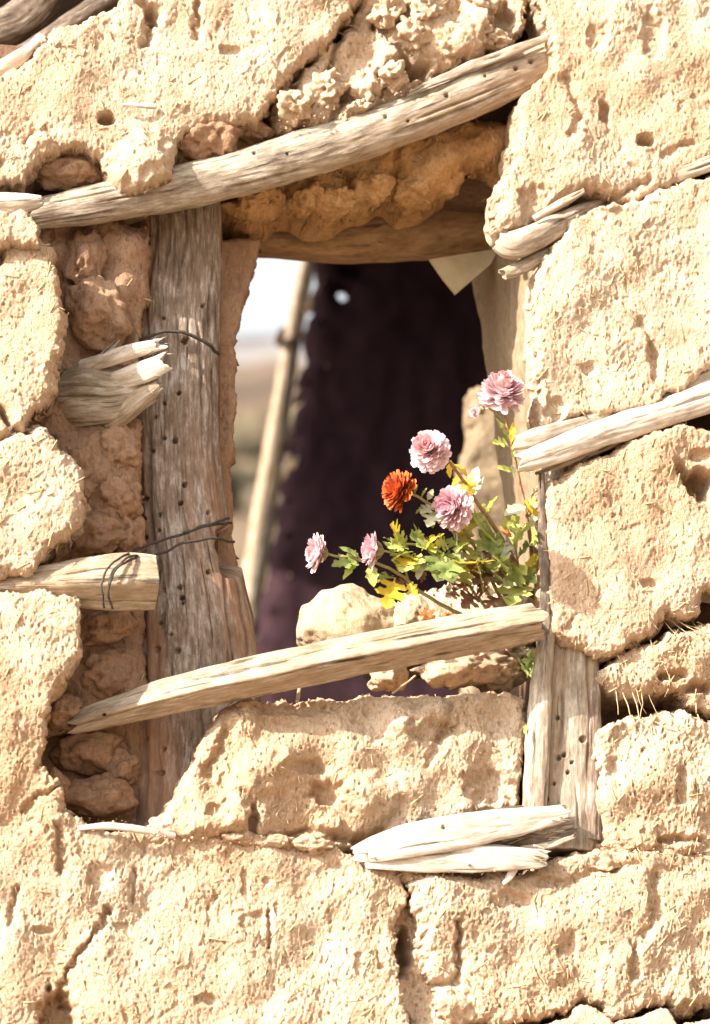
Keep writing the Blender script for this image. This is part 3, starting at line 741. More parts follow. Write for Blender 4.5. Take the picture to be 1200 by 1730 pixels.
clod('mud_lump', 150, 1275, 0.088, 62, 0.022, 40, 189, M_DAUB, wall)
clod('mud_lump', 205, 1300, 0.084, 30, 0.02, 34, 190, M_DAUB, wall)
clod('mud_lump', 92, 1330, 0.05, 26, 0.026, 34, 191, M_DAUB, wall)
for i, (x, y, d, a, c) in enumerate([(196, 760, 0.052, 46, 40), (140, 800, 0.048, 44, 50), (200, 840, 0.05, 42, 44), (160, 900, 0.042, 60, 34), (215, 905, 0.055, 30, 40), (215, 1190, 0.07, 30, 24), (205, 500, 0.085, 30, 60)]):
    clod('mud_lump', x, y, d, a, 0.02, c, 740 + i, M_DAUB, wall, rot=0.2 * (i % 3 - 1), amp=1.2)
clod('mud_lump', 355, 240, 0.03, 56, 0.03, 36, 192, M_DAUB, wall, rot=0.15)          # lumps packed on the lintel
clod('mud_lump', 120, 292, 0.045, 70, 0.025, 34, 193, M_DAUB, wall)
clod('mud_lump', 432, 222, 0.04, 36, 0.02, 20, 194, M_DAUB, wall)
clod('mud_lump', 205, 430, 0.085, 36, 0.02, 40, 195, M_CORE, wall)
# crumbs in the clay above the lintel
for i, (x, y, a, b) in enumerate([(500, 180, 34, 30), (556, 150, 30, 34), (620, 160, 24, 34), (662, 128, 30, 24), (700, 60, 30, 40), (752, 84, 34, 30), (800, 56, 34, 36), (838, 70, 22, 16), (600, 190, 28, 16), (720, 20, 30, 26), (655, 20, 26, 34), (810, 0, 34, 26)]):
    clod('mud_lump', x, y, 0.008 + 0.006 * (i % 3), a, 0.02, b, 200 + i, M_PLASTER, wall, rot=0.3 * (i % 5 - 2), sub=5, amp=1.5)
# clods that bridge the joints between the sheets and the block
for i, (x, y, d, a, c) in enumerate([(285, 1398, 0.012, 34, 16), (340, 1404, 0.008, 40, 18), (400, 1416, 0.006, 36, 16), (462, 1424, 0.006, 38, 16), (530, 1428, 0.008, 40, 14), (1050, 1430, 0.006, 44, 16), (1120, 1440, 0.006, 40, 14), (1180, 1438, 0.006, 40, 14), (64, 736, -0.006, 26, 18), (700, 1478, 0.014, 30, 18), (1010, 1460, 0.0, 40, 20)]):
    clod('mud_lump', x, y, d, a, 0.014, c, 700 + i, M_PLASTER, wall, rot=-0.1 + 0.1 * (i % 3), amp=1.3)
# clay bed behind the lintel, its warm light from below partly put into the colour
slab('clay_bed', [(380, 330), (470, 300), (560, 270), (640, 240), (720, 212), (790, 196), (862, 206), (880, 240), (872, 292), (846, 300), (815, 280), (790, 286), (765, 306), (735, 326), (700, 334), (682, 318), (668, 306), (640, 328), (605, 334),
     (585, 352), (545, 356), (510, 334), (490, 336), (470, 354), (425, 358), (398, 346)], 0.075, 0.10, wall, M_WARMLIT, R=30, Rd=0.03, seed=231, low=2.2, rough=1.5, straws=54, edge=0.45, tilt=(0, 0.25),
     bumps=[(735, 300, 60, 50, 0.012), (545, 345, 50, 34, 0.012), (440, 352, 40, 26, 0.012), (635, 315, 36, 36, 0.008), (815, 250, 50, 40, 0.008)],
     cracks=[([(590, 290), (585, 340), (600, 370)], 7, 0.018), ([(670, 260), (668, 330)], 6, 0.014), ([(490, 310), (490, 350)], 7, 0.018)])
for i, (x, y, a, c) in enumerate([(432, 340, 40, 24), (520, 338, 36, 26), (566, 342, 34, 24), (632, 316, 36, 26), (706, 318, 44, 26), (748, 308, 36, 26), (812, 262, 44, 34)]):
    clod('mud_lump', x, y, 0.09, a, 0.03, c, 260 + i, M_WARMLIT, wall, rot=0.25, amp=1.2)
# window sides
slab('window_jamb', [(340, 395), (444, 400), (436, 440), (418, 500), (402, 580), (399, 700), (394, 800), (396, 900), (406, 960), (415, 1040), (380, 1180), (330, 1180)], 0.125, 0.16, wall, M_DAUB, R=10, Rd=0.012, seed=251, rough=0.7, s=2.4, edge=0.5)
def jamb_patch():
    nu, nv_ = 70, 240
    tv = np.linspace(0, 1, nv_)
    fr = np.array([(880, 330), (903, 480), (908, 640), (916, 800), (925, 960), (925, 1120)], float)
    bk = np.array([(782, 330), (792, 470), (806, 560), (826, 680), (848, 860), (868, 1100)], float)
    f2 = np.stack([np.interp(tv, np.linspace(0, 1, 6), fr[:, k]) for k in (0, 1)], -1)
    b2 = np.stack([np.interp(tv, np.linspace(0, 1, 6), bk[:, k]) for k in (0, 1)], -1)
    F = W(f2[:, 0], f2[:, 1], np.full(nv_, 0.036)); B = W(b2[:, 0], b2[:, 1], np.full(nv_, 0.30))
    tu = np.linspace(0, 1, nu)[None, :, None]
    V = F[:, None] * (1 - tu) + B[:, None] * tu
    e = sst(0.0, 0.05, tu[..., 0]) * (1 - sst(0.92, 1.0, tu[..., 0]))
    nz = 0.004 * n2(V[..., 1] * 25, V[..., 2] * 14, 71) + 0.0016 * n2(V[..., 1] * 90, V[..., 2] * 60, 72)
    nz = nz - 0.004 * np.exp(-((tu[..., 0] - 0.33 - 0.02 * n2(V[..., 2] * 12, 0 * V[..., 2], 73)) / 0.012) ** 2)
    V[..., 0] += -nz + 0.010 * (1 - e)
    back = V.copy(); back[..., 0] += 0.03
    n = nu * nv_
    def q(o, flip):
        i = np.arange(nv_ - 1)[:, None]; j = np.arange(nu - 1)[None]
        r = np.stack([i * nu + j, i * nu + j + 1, (i + 1) * nu + j + 1, (i + 1) * nu + j], -1).reshape(-1, 4) + o
        return r[:, ::-1] if flip else r
    i = np.arange(nv_ - 1)
    c1 = np.stack([i * nu, (i + 1) * nu, (i + 1) * nu + n, i * nu + n], -1)
    c2 = np.stack([i * nu + nu - 1, i * nu + nu - 1 + n, (i + 1) * nu + nu - 1 + n, (i + 1) * nu + nu - 1], -1)
    return mesh_np('window_jamb', np.concatenate([V.reshape(-1, 3), back.reshape(-1, 3)]), np.concatenate([q(0, True), q(n, False), c1, c2]))
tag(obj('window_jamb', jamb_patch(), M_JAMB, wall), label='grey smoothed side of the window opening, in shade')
# wider wall beyond the picture
def wide(poly, front, seed): slab('plaster_panel', poly, front, 0.1, wall, M_PLASTER, s=14, R=20, Rd=0.02, seed=seed, edge=1.0)
wide([(-2400, -40), (-112, 215), (-112, 4200), (-2400, 4200)], 0.003, 301)
wide([(1312, -1200), (3400, -1200), (3400, 4200), (1312, 4200)], 0.0, 302)
wide([(-190, 1850), (1390, 1850), (1390, 4200), (-190, 4200)], 0.006, 303)
wide([(310, -1200), (1390, -1200), (1390, -110), (310, -110)], 0.006, 304)
# long straws hanging from the broken clay at the right
# crumbs lying in the joints and on the ledges
mb = MB(); rs = random.Random(9)
cv, cf_ = ico(2)
for (x0, y0, x1, y1, d, n_) in [(120, 1392, 260, 1396, 0.02, 40), (260, 1410, 600, 1432, -0.008, 70), (690, 1476, 930, 1466, -0.012, 60), (1020, 1430, 1200, 1436, -0.012, 40), (470, 214, 700, 150, 0.0, 50), (100, 1380, 235, 1388, 0.06, 40), (690, 1560, 730, 1690, 0.03, 40)]:
    for _ in range(n_):
        t = rs.random(); r = rs.uniform(0.0005, 0.0019) * rs.uniform(0.4, 1)
        c = W(x0 + (x1 - x0) * t + rs.gauss(0, 5), y0 + (y1 - y0) * t + rs.gauss(0, 6), d + rs.gauss(0, 0.004))
        P_ = cv * (1 + 0.4 * n3(cv * 1.7 + rs.random() * 50)[:, None]) * np.array([rs.uniform(0.7, 1.4), 1, rs.uniform(0.6, 1.1)]) * r
        mb.add(P_ + c, None, cf_)
tag(obj('loose_crumbs', mb.mesh('loose_crumbs'), M_PLASTER, wall), kind='stuff')
mb = MB()
rs = random.Random(5)
for (x, y, x2, y2) in [(1040, 1165, 1046, 1206), (1052, 1168, 1072, 1228), (1068, 1165, 1085, 1226), (1076, 1160, 1092, 1205), (1085, 1165, 1080, 1220), (1095, 1172, 1130, 1250), (1130, 1045, 1205, 1100), (1140, 1046, 1215, 1085), (1150, 1052, 1230, 1075), (1120, 1050, 1190, 1110),
                       (1060, 1120, 1085, 1160), (1110, 1105, 1140, 1160), (1170, 1050, 1230, 1120), (1190, 1245, 1150, 1300), (1180, 1300, 1215, 1330), (1075, 1260, 1060, 1310), (1100, 1215, 1165, 1240)]:
    tube(mb, [W(x, y, 0.0), W((x + x2) / 2 + rs.uniform(-4, 4), (y + y2) / 2 + 3, -0.014), W(x2, y2, -0.012)], rs.uniform(0.00025, 0.0006), 5, 12, 0.0014, x)
tag(obj('hanging_straw', mb.mesh('hanging_straw'), M_STRAW, wall), kind='stuff')

def fibres(parent, spots, seed):
    rr = random.Random(seed); mb = MB()
    for (x, y, d, dx, dy, n_) in spots:
        for _ in range(n_):
            k = rr.uniform(0.4, 1.1); ox, oy = rr.gauss(0, 5), rr.gauss(0, 7)
            a = (x + ox, y + oy, d + rr.gauss(0, 0.003)); e = (x + ox + dx * k + rr.gauss(0, 3), y + oy + dy * k + rr.gauss(0, 4), d - 0.004 + rr.gauss(0, 0.004))
            r = rr.uniform(0.0005, 0.0016)
            tube(mb, [W(*a), W((a[0] + e[0]) / 2, (a[1] + e[1]) / 2 + rr.gauss(0, 1.5), (a[2] + e[2]) / 2), W(*e)], [r, r * 0.8, r * 0.15], 5, 7, 0.0006, seed)
    me = mb.mesh('torn_fibres'); co = np.concatenate(mb.v)
    at = me.attributes.new('grain', 'FLOAT_VECTOR', 'POINT'); at.data.foreach_set('vector', (co[:, [1, 2, 0]]).astype(np.float32).ravel())
    tag(obj('torn_fibres', me, M_WOOD, parent), kind='stuff')

# ================================================================== TIMBERS
lin = recentre(log('lintel_log', [(54, 364, 0.03, 28), (100, 358, 0.03, 33), (250, 329, 0.03, 40), (400, 294, 0.028, 41), (520, 261, 0.026, 43), (650, 217, 0.025, 44), (800, 158, 0.025, 42), (930, 104, 0.028, 37), (1040, 60, 0.045, 36)],
     None, M_WOOD, depth=0.9, sq=2.4, rot=0.4, seed=3, s=1.7, lump=1.1, grooves=[(1.0, 0.04, 0.007), (0.35, 0.06, 0.006)],
     holes=[(652, 197, 4), (755, 161, 4), (872, 115, 4), (897, 103, 5), (690, 205, 3), (486, 260, 3), (430, 258, 4), (820, 128, 3)], jag0=0.01))
tag(lin, 'thick weathered log lying slantwise across the window top', 'log')
o = recentre(log('wood_strip', [(690, 158, 0.004, 4), (780, 118, 0.002, 9), (860, 88, 0.0, 10), (935, 60, 0.0, 6)], None, M_WOOD, depth=0.5, sq=3, seed=5, jag0=0.012, jag1=0.01))
tag(o, 'thin split strip of wood lying along the top of the log lintel', 'wood strip')
o = recentre(log('wood_chunk', [(-110, 350, 0.0, 22), (0, 346, -0.002, 21), (40, 344, -0.006, 18), (66, 340, -0.008, 9)], None, M_BLEACH, depth=0.9, sq=3, rot=0.7, seed=6, jag1=0.012))
tag(o, 'pale split wood end touching the left tip of the log lintel', 'wood piece')
post = recentre(log('window_post', [(303, 330, 0.118, 73), (302, 480, 0.117, 73), (295, 620, 0.115, 73), (294, 740, 0.113, 75), (298, 860, 0.113, 76), (312, 940, 0.113, 85), (327, 1030, 0.113, 99), (332, 1120, 0.113, 105), (332, 1260, 0.113, 106), (332, 1440, 0.113, 106)],
     None, M_POST, depth=0.80, sq=2.3, seed=9, s=1.9, lump=0.45, grooves=[(2.35, 0.05, 0.008), (2.62, 0.06, 0.007), (1.1, 0.03, 0.006), (1.6, 0.03, 0.004), (0.75, 0.04, 0.006), (2.0, 0.03, 0.004)],
     holes=[(276, 537, 4), (313, 576, 6), (303, 664, 5), (278, 682, 4), (263, 704, 4), (296, 744, 7), (278, 740, 4), (258, 762, 5), (313, 819, 5), (306, 850, 6), (269, 870, 5), (243, 877, 6), (353, 866, 4), (268, 896, 4), (276, 997, 5), (304, 992, 6), (308, 1010, 5), (309, 1019, 4),
            (288, 1072, 5), (265, 1097, 7), (300, 1099, 6), (270, 1053, 4), (353, 966, 4), (248, 1248, 5), (277, 1265, 5), (262, 1306, 5), (274, 1306, 5), (344, 517, 4), (323, 1312, 4), (246, 842, 5), (246, 908, 4)],
     bites=[(392, 930, 26, 48, 0.03), (378, 900, 14, 12, 0.012)]))
tag(post, 'stout wormholed grey brown wooden post at the window left side', 'post')
o = recentre(log('sill_rail', [(120, 1224, 0.036, 16), (180, 1205, 0.03, 24), (270, 1179, 0.006, 30), (400, 1150, -0.020, 33), (600, 1107, -0.038, 34), (750, 1079, -0.040, 36), (850, 1060, -0.032, 35), (910, 1049, -0.026, 32)], None, M_RAIL,
     depth=1.0, sq=9, rot=1.0, seed=13, s=1.6, lump=0.5, grooves=[(0.95, 0.03, 0.006), (0.72, 0.03, 0.005), (1.9, 0.03, 0.003)], holes=[(176, 1208, 4)], jag1=0.008, jag0=0.01))
tag(o, 'split wooden rail slanting across the window bottom under the flowers', 'rail')
o = recentre(log('side_rail', [(-120, 1003, -0.01, 18), (0, 992, -0.012, 20), (90, 987, -0.014, 33), (160, 984, -0.016, 44), (230, 982, -0.016, 48), (262, 984, -0.014, 45)], None, M_RAIL,
     depth=0.8, sq=8, rot=1.0, seed=15, s=1.8, lump=0.5, grooves=[(0.4, 0.04, 0.004)]))
tag(o, 'thick cut rail end poking in from the left edge, tied with cord', 'rail')
br = empty('broken_branch', W(200, 650, 0.04), 'broken grey branch stub with three splintered tips beside the post', 'branch')
log('branch_body', [(108, 668, 0.07, 44), (150, 668, 0.056, 58), (190, 668, 0.044, 52), (224, 660, 0.036, 40), (250, 652, 0.03, 30)], br, M_RAIL, depth=0.65, seed=17, s=1.5, jag1=0.010, lump=2.4, sq=2.2, rough=1.5)
log('splinter', [(138, 622, 0.05, 14), (185, 606, 0.024, 15), (235, 590, 0.010, 14), (276, 580, 0.002, 11)], br, M_BLEACH, depth=0.6, sq=3, rot=0.5, seed=18, s=1.4, jag1=0.009, lump=1.2)
log('splinter', [(164, 652, 0.05, 16), (210, 640, 0.024, 19), (250, 626, 0.012, 19), (284, 610, 0.004, 16)], br, M_BLEACH, depth=0.6, sq=3, rot=0.4, seed=19, s=1.4, jag1=0.011, lump=1.2)
log('splinter', [(180, 716, 0.05, 16), (212, 694, 0.034, 20), (244, 668, 0.022, 17), (270, 650, 0.016, 11)], br, M_RAIL, depth=0.7, sq=2.4, seed=20, s=1.4, jag1=0.007, lump=1.5)
log('splinter', [(146, 640, 0.044, 4), (176, 600, 0.028, 6), (202, 574, 0.020, 3)], br, M_WOOD, depth=0.7, seed=21, s=1.4)
fibres(br, [(256, 588, 0.008, 24, -6, 8), (266, 616, 0.008, 22, -8, 10), (256, 656, 0.02, 18, -9, 7)], 3)
ur = empty('split_stick', W(900, 410, 0), 'short stick end split in two jutting left from the upper right plaster', 'stick')
log('stick', [(842, 408, -0.008, 16), (858, 422, -0.01, 26), (910, 398, -0.006, 24), (972, 366, 0.008, 20), (1020, 345, 0.03, 16)], ur, M_WOOD, depth=0.8, sq=2.8, rot=0.5, seed=23, s=1.7, grooves=[(0.6, 0.05, 0.004)], jag0=0.004)
log('stick', [(850, 464, 0.0, 11), (880, 452, 0.0, 13), (930, 425, 0.006, 11), (990, 392, 0.03, 10)], ur, M_RAIL, depth=0.8, sq=2.8, rot=0.5, seed=24, s=1.7, jag0=0.004)
o = recentre(log('wood_sliver', [(902, 370, -0.014, 5), (940, 348, -0.018, 8), (988, 322, -0.016, 5)], None, M_WOOD, depth=0.6, sq=3, seed=25, s=1.6, jag1=0.004))
tag(o, 'small sliver of wood just above the short split stick end', 'wood sliver')
o = recentre(log('stick', [(1090, 318, 0.016, 12), (1130, 302, 0.0, 14), (1200, 276, -0.008, 15), (1330, 228, -0.008, 15)], None, M_WOOD, depth=0.8, sq=2.6, rot=0.3, seed=26, s=1.8, grooves=[(1.2, 0.05, 0.004)]))
tag(o, 'weathered stick showing in the plaster crack at the upper right edge', 'stick')
lr = empty('split_stick', W(1000, 735, 0), 'long pale split stick bedded in the wall right of the tall pink flower', 'stick')
log('stick', [(878, 782, -0.012, 16), (920, 768, -0.014, 24), (1000, 738, -0.014, 25), (1100, 706, -0.012, 26), (1200, 672, -0.012, 28), (1340, 620, -0.012, 28)], lr, M_BLEACH, depth=0.8, sq=3.2, rot=0.5, seed=27, s=1.7, lump=0.5, grooves=[(1.4, 0.03, 0.005), (0.9, 0.04, 0.003)], jag0=0.006)
log('stick', [(872, 748, -0.008, 12), (910, 738, -0.012, 18), (960, 722, -0.01, 13), (1045, 694, 0.0, 8)], lr, M_WOOD, depth=0.8, sq=2.6, rot=0.3, seed=28, s=1.7, jag0=0.006, grooves=[(1.0, 0.05, 0.005)])
log('stick', [(905, 800, 0.0, 3), (950, 786, -0.004, 5), (1040, 752, -0.004, 4), (1080, 736, 0.004, 3)], lr, M_WOOD, depth=0.8, seed=29, s=1.7)
log('stick', [(1040, 700, 0.01, 8), (1120, 674, 0.0, 13), (1200, 640, 0.0, 18), (1330, 590, 0.0, 18)], lr, M_RAIL, depth=0.8, sq=2.6, rot=0.3, seed=30, s=2)
rp = empty('corner_post', W(955, 1410, 0.05), 'split bleached post with wormholes below the right of the window', 'post')
log('post_body', [(962, 620, 0.036, 52), (964, 900, 0.034, 52), (960, 1080, 0.028, 52), (955, 1220, 0.024, 58), (950, 1330, 0.022, 62), (948, 1440, 0.022, 64)], rp, M_WOOD, depth=0.72, sq=2.4, seed=33, s=1.8, lump=0.4,
    grooves=[(1.93, 0.06, 0.010), (1.0, 0.07, 0.008), (0.8, 0.06, 0.006), (2.4, 0.08, 0.006), (1.4, 0.03, 0.002)],
    holes=[(961, 1083, 5), (941, 1212, 6), (986, 1249, 6), (944, 1280, 5), (953, 1275, 5), (967, 1288, 4), (960, 1305, 4), (936, 1324, 4), (915, 1349, 6), (922, 1350, 6), (919, 1155, 5), (915, 1187, 4)])
log('bark_strip', [(914, 800, -0.008, 6), (916, 880, -0.008, 7), (920, 960, -0.008, 8), (922, 1075, -0.002, 8)], rp, M_BARK, depth=0.7, sq=2.4, seed=34, s=1.8, rough=1.6)
log('side_strip', [(926, 1040, 0.002, 12), (915, 1150, -0.004, 18), (908, 1260, -0.006, 20), (902, 1392, -0.006, 20)], rp, M_WOOD, depth=0.8, sq=2.4, seed=48, s=1.7, rough=1.6, lump=0.6)
log('wood_strip', [(998, 1090, 0.020, 10), (1000, 1180, 0.012, 16), (998, 1300, 0.008, 20), (992, 1420, 0.006, 24)], rp, M_POST, depth=0.8, sq=2.4, seed=35, s=1.6, rough=1.4, jag0=0.008)
bp_ = empty('broken_plank', W(780, 1430, -0.01), 'bleached splintered plank lying on the plaster at the lower middle', 'plank')
log('splinter', [(600, 1444, 0.0, 14), (640, 1432, -0.012, 24), (700, 1418, -0.02, 30), (800, 1400, -0.022, 30), (880, 1388, -0.02, 24), (954, 1374, -0.016, 15)], bp_, M_BLEACH, depth=0.55, sq=4.5, rot=0.25, seed=37, s=1.6, holes=[(750, 1397, 5)], jag1=0.010, jag0=0.006, lump=0.7, grooves=[(0.9, 0.03, 0.004), (1.5, 0.03, 0.003)])
log('splinter', [(618, 1456, -0.004, 12), (700, 1452, -0.014, 22), (800, 1449, -0.018, 25), (870, 1449, -0.018, 20), (916, 1451, -0.016, 16)], bp_, M_BLEACH, depth=0.5, sq=4.5, rot=0.25, seed=38, s=1.6, jag1=0.010, lump=0.7, grooves=[(1.3, 0.03, 0.004)])
log('splinter', [(820, 1424, 0.0, 12), (880, 1418, -0.006, 12), (930, 1417, -0.008, 10), (968, 1408, -0.01, 6)], bp_, M_BARK, depth=0.6, sq=4, seed=39, s=1.5, jag1=0.008)
log('splinter', [(866, 1404, -0.002, 7), (920, 1400, -0.01, 9), (966, 1392, -0.012, 6)], bp_, M_WOOD, depth=0.6, sq=4, seed=40, s=1.5, jag1=0.006)
log('splinter', [(880, 1432, -0.006, 5), (930, 1428, -0.012, 6), (962, 1416, -0.012, 3)], bp_, M_BLEACH, depth=0.6, sq=4, seed=46, s=1.5, jag1=0.006)
log('splinter', [(800, 1378, -0.008, 3), (850, 1368, -0.01, 5), (898, 1364, -0.008, 3)], bp_, M_RAIL, depth=0.6, sq=3, seed=41, s=1.5)
fibres(bp_, [(930, 1380, -0.018, 30, -2, 9), (900, 1448, -0.02, 26, 2, 9), (850, 1418, -0.012, 40, -4, 8), (920, 1410, -0.012, 46, -6, 9), (640, 1440, -0.012, -34, 6, 4)], 4)
log('splinter', [(868, 1466, -0.014, 8), (862, 1480, -0.016, 7), (850, 1494, -0.014, 3)], bp_, M_BLEACH, depth=0.5, sq=3, seed=42, s=1.5)
o = recentre(log('wood_sliver', [(130, 1400, -0.006, 4), (180, 1394, -0.01, 6), (230, 1400, -0.008, 6), (296, 1412, 0.002, 4)], None, M_BLEACH, depth=0.6, sq=3, seed=43, s=1.6, jag0=0.006))
tag(o, 'thin pale sliver of wood lying below the foot of the left post', 'wood sliver')
o = recentre(log('wood_sliver', [(-90, 770, -0.016, 20), (0, 748, -0.024, 16), (22, 728, -0.022, 6)], None, M_BLEACH, depth=0.6, sq=3, seed=44, s=1.8, jag1=0.01))
tag(o, 'pale wood scrap at the left edge between two plaster chunks', 'wood sliver')
o = recentre(log('wood_sliver', [(207, 178, -0.006, 3), (235, 178, -0.008, 5), (264, 180, -0.004, 4)], None, M_BLEACH, depth=0.6, sq=3, seed=45, s=1.4))
tag(o, 'tiny pale chip of wood stuck in the upper left plaster', 'wood sliver')
# back lintel inside the opening
o = recentre(log('inner_beam', [(340, 402, 0.215, 38), (440, 392, 0.215, 40), (560, 396, 0.215, 52), (700, 384, 0.215, 58), (870, 360, 0.215, 62)], None, M_INNER, depth=0.8, sq=3.2, seed=47, s=2.4, lump=0.6, rough=0.8))
tag(o, 'brown shaded beam across the inside top of the window', 'beam')
mb = MB()
P = [W(726, 438, 0.17), W(842, 420, 0.172), W(830, 445, 0.168), (W(770, 497, 0.162)), W(748, 470, 0.165)]
Pb = [p + np.array([0, 0.004, 0]) for p in P]
mb.add(np.array(P + Pb), [(i, i + 5, (i + 1) % 5 + 5, (i + 1) % 5) for i in range(5)], [(0, 1, 2), (0, 2, 4), (2, 3, 4), (5, 7, 6), (5, 9, 7), (7, 9, 8)])
o = recentre(obj('paper_scrap', mb.mesh('paper_scrap', False), M_SHEET))
tag(o, 'torn yellowed triangular scrap hanging from the inner beam', 'paper scrap')
# top left corner timbers beyond the wall edge
o = recentre(log('roof_timber', [(-140, 60, 0.20, 30), (0, 55, 0.2, 34), (50, 30, 0.2, 36), (100, -60, 0.2, 36), (130, -150, 0.22, 36)], None, M_BARK, depth=0.8, seed=51, s=2.6, sq=2.6))  # dark bark colour stands in for shade on this timber
tag(o, 'brown roof timber behind the wall in the top left corner', 'timber')
o = recentre(log('roof_timber', [(-120, 150, 0.17, 20), (0, 110, 0.17, 16), (60, 78, 0.17, 15), (150, 18, 0.17, 18), (280, -70, 0.17, 18)], None, M_BARK, depth=0.8, seed=52, s=2.6, sq=2.6))
tag(o, 'dark bark covered pole along the sloping wall top', 'timber')
o = recentre(log('roof_timber', [(-60, 135, 0.09, 10), (0, 116, 0.09, 13), (36, 96, 0.1, 12), (70, 62, 0.12, 8)], None, M_BLEACH, depth=0.8, seed=53, s=2.4, sq=2.6))
tag(o, 'pale sunlit wood end at the left edge of the wall top', 'timber')
o = recentre(log('roof_timber', [(90, 60, 0.21, 22), (160, 20, 0.21, 26), (240, -60, 0.21, 26), (300, -150, 0.21, 26)], None, M_BARK, depth=0.8, seed=54, s=2.6, sq=2.6))
tag(o, 'thick dark timber deep behind the sloping wall top', 'timber')

# ================================================================== CORDS
def cord(runs, label, r=0.0016):
    mb = MB()
    for i, run in enumerate(runs):
        tube(mb, [W(x, y, d) for x, y, d in run], r, 7, len(run) * 9, 0.0018, i)
    o = recentre(obj('cord', mb.mesh('cord'), M_CORD))
    return tag(o, label, 'cord')
cord([[(226, 582, 0.085), (238, 572, 0.064), (262, 562, 0.058), (300, 557, 0.056), (330, 568, 0.058), (358, 585, 0.064), (370, 600, 0.085)]], 'thin dark cord wrapped round the post above the broken branch', 0.0019)
cord([[(200, 940, 0.0), (236, 925, 0.045), (270, 914, 0.053), (310, 900, 0.053), (360, 888, 0.057), (392, 884, 0.085)],
      [(232, 948, 0.02), (262, 938, 0.05), (300, 922, 0.053), (330, 912, 0.053), (370, 910, 0.06), (395, 915, 0.09)],
      [(310, 902, 0.0515), (340, 890, 0.054), (366, 882, 0.058), (388, 876, 0.08)],
      [(240, 932, 0.03), (262, 942, 0.02), (272, 960, 0.02), (268, 985, 0.03)]], 'dark cord lashing the post at the height of the tied rail', 0.0014)
cord([[(176, 1026, -0.035), (171, 995, -0.048), (176, 968, -0.047), (192, 948, -0.042), (215, 936, -0.030), (222, 932, -0.005)],
      [(190, 1028, -0.035), (182, 992, -0.049), (186, 968, -0.048), (202, 950, -0.043), (228, 938, -0.030), (240, 934, 0.0)],
      [(186, 990, -0.0495), (192, 968, -0.049), (208, 952, -0.044), (238, 938, -0.02)]], 'dark cord wound round the cut rail end', 0.0012)

# ================================================================== ON THE SILL
o = recentre(clod('mud_clod', 596, 1062, 0.10, 102, 0.05, 74, 404, M_CLOD, rot=0.2, sub=6, amp=0.55, cuts=2))
tag(o, 'big rounded tan mud clod on the sill left of the flowers', 'mud clod')
o = recentre(slab('soil_heap', [(640, 1120), (648, 1050), (668, 1012), (705, 1000), (745, 985), (800, 975), (850, 968), (905, 960), (912, 1120)], 0.075, 0.08, None, M_CLOD, R=26, Rd=0.03, s=2.2, low=3.0, rough=2.2, edge=1.4, seed=405, straws=36, tilt=(0, -0.3)))
tag(o, 'pale crumbly heap of earth behind the sill rail where the flowers root', 'soil heap')
for i, (x, y, d, a, b, c, lb) in enumerate([(700, 1068, 0.105, 66, 0.05, 56, 'rough pale mud clod on the sill under the orange fallen leaf'), (780, 1090, 0.10, 70, 0.05, 50, 'mud clod behind the rail under the middle of the plant'),
        (860, 1064, 0.10, 46, 0.05, 60, 'mud clod behind the right end of the sill rail'), (660, 1142, 0.06, 34, 0.03, 26, 'small knobbly clod wedged under the middle of the sill rail'),
        (780, 1130, 0.055, 88, 0.035, 34, 'long crumbly clod wedged under the right half of the sill rail'), (846, 1140, 0.07, 44, 0.03, 26, 'small shaded clod under the right end of the sill rail')]):
    o = recentre(clod('mud_clod', x, y, d, a, b, c, 410 + i, M_CLOD if i < 3 else M_PLASTER, rot=0.2, amp=1.3))
    tag(o, lb, 'mud clod')

# ================================================================== FLOWERS
def frame_of(d):
    d = np.asarray(d, float); d = d / np.linalg.norm(d)
    a = np.cross(d, [0.1, 0.2, 1.0]); a /= np.linalg.norm(a)
    return a, np.cross(d, a), d

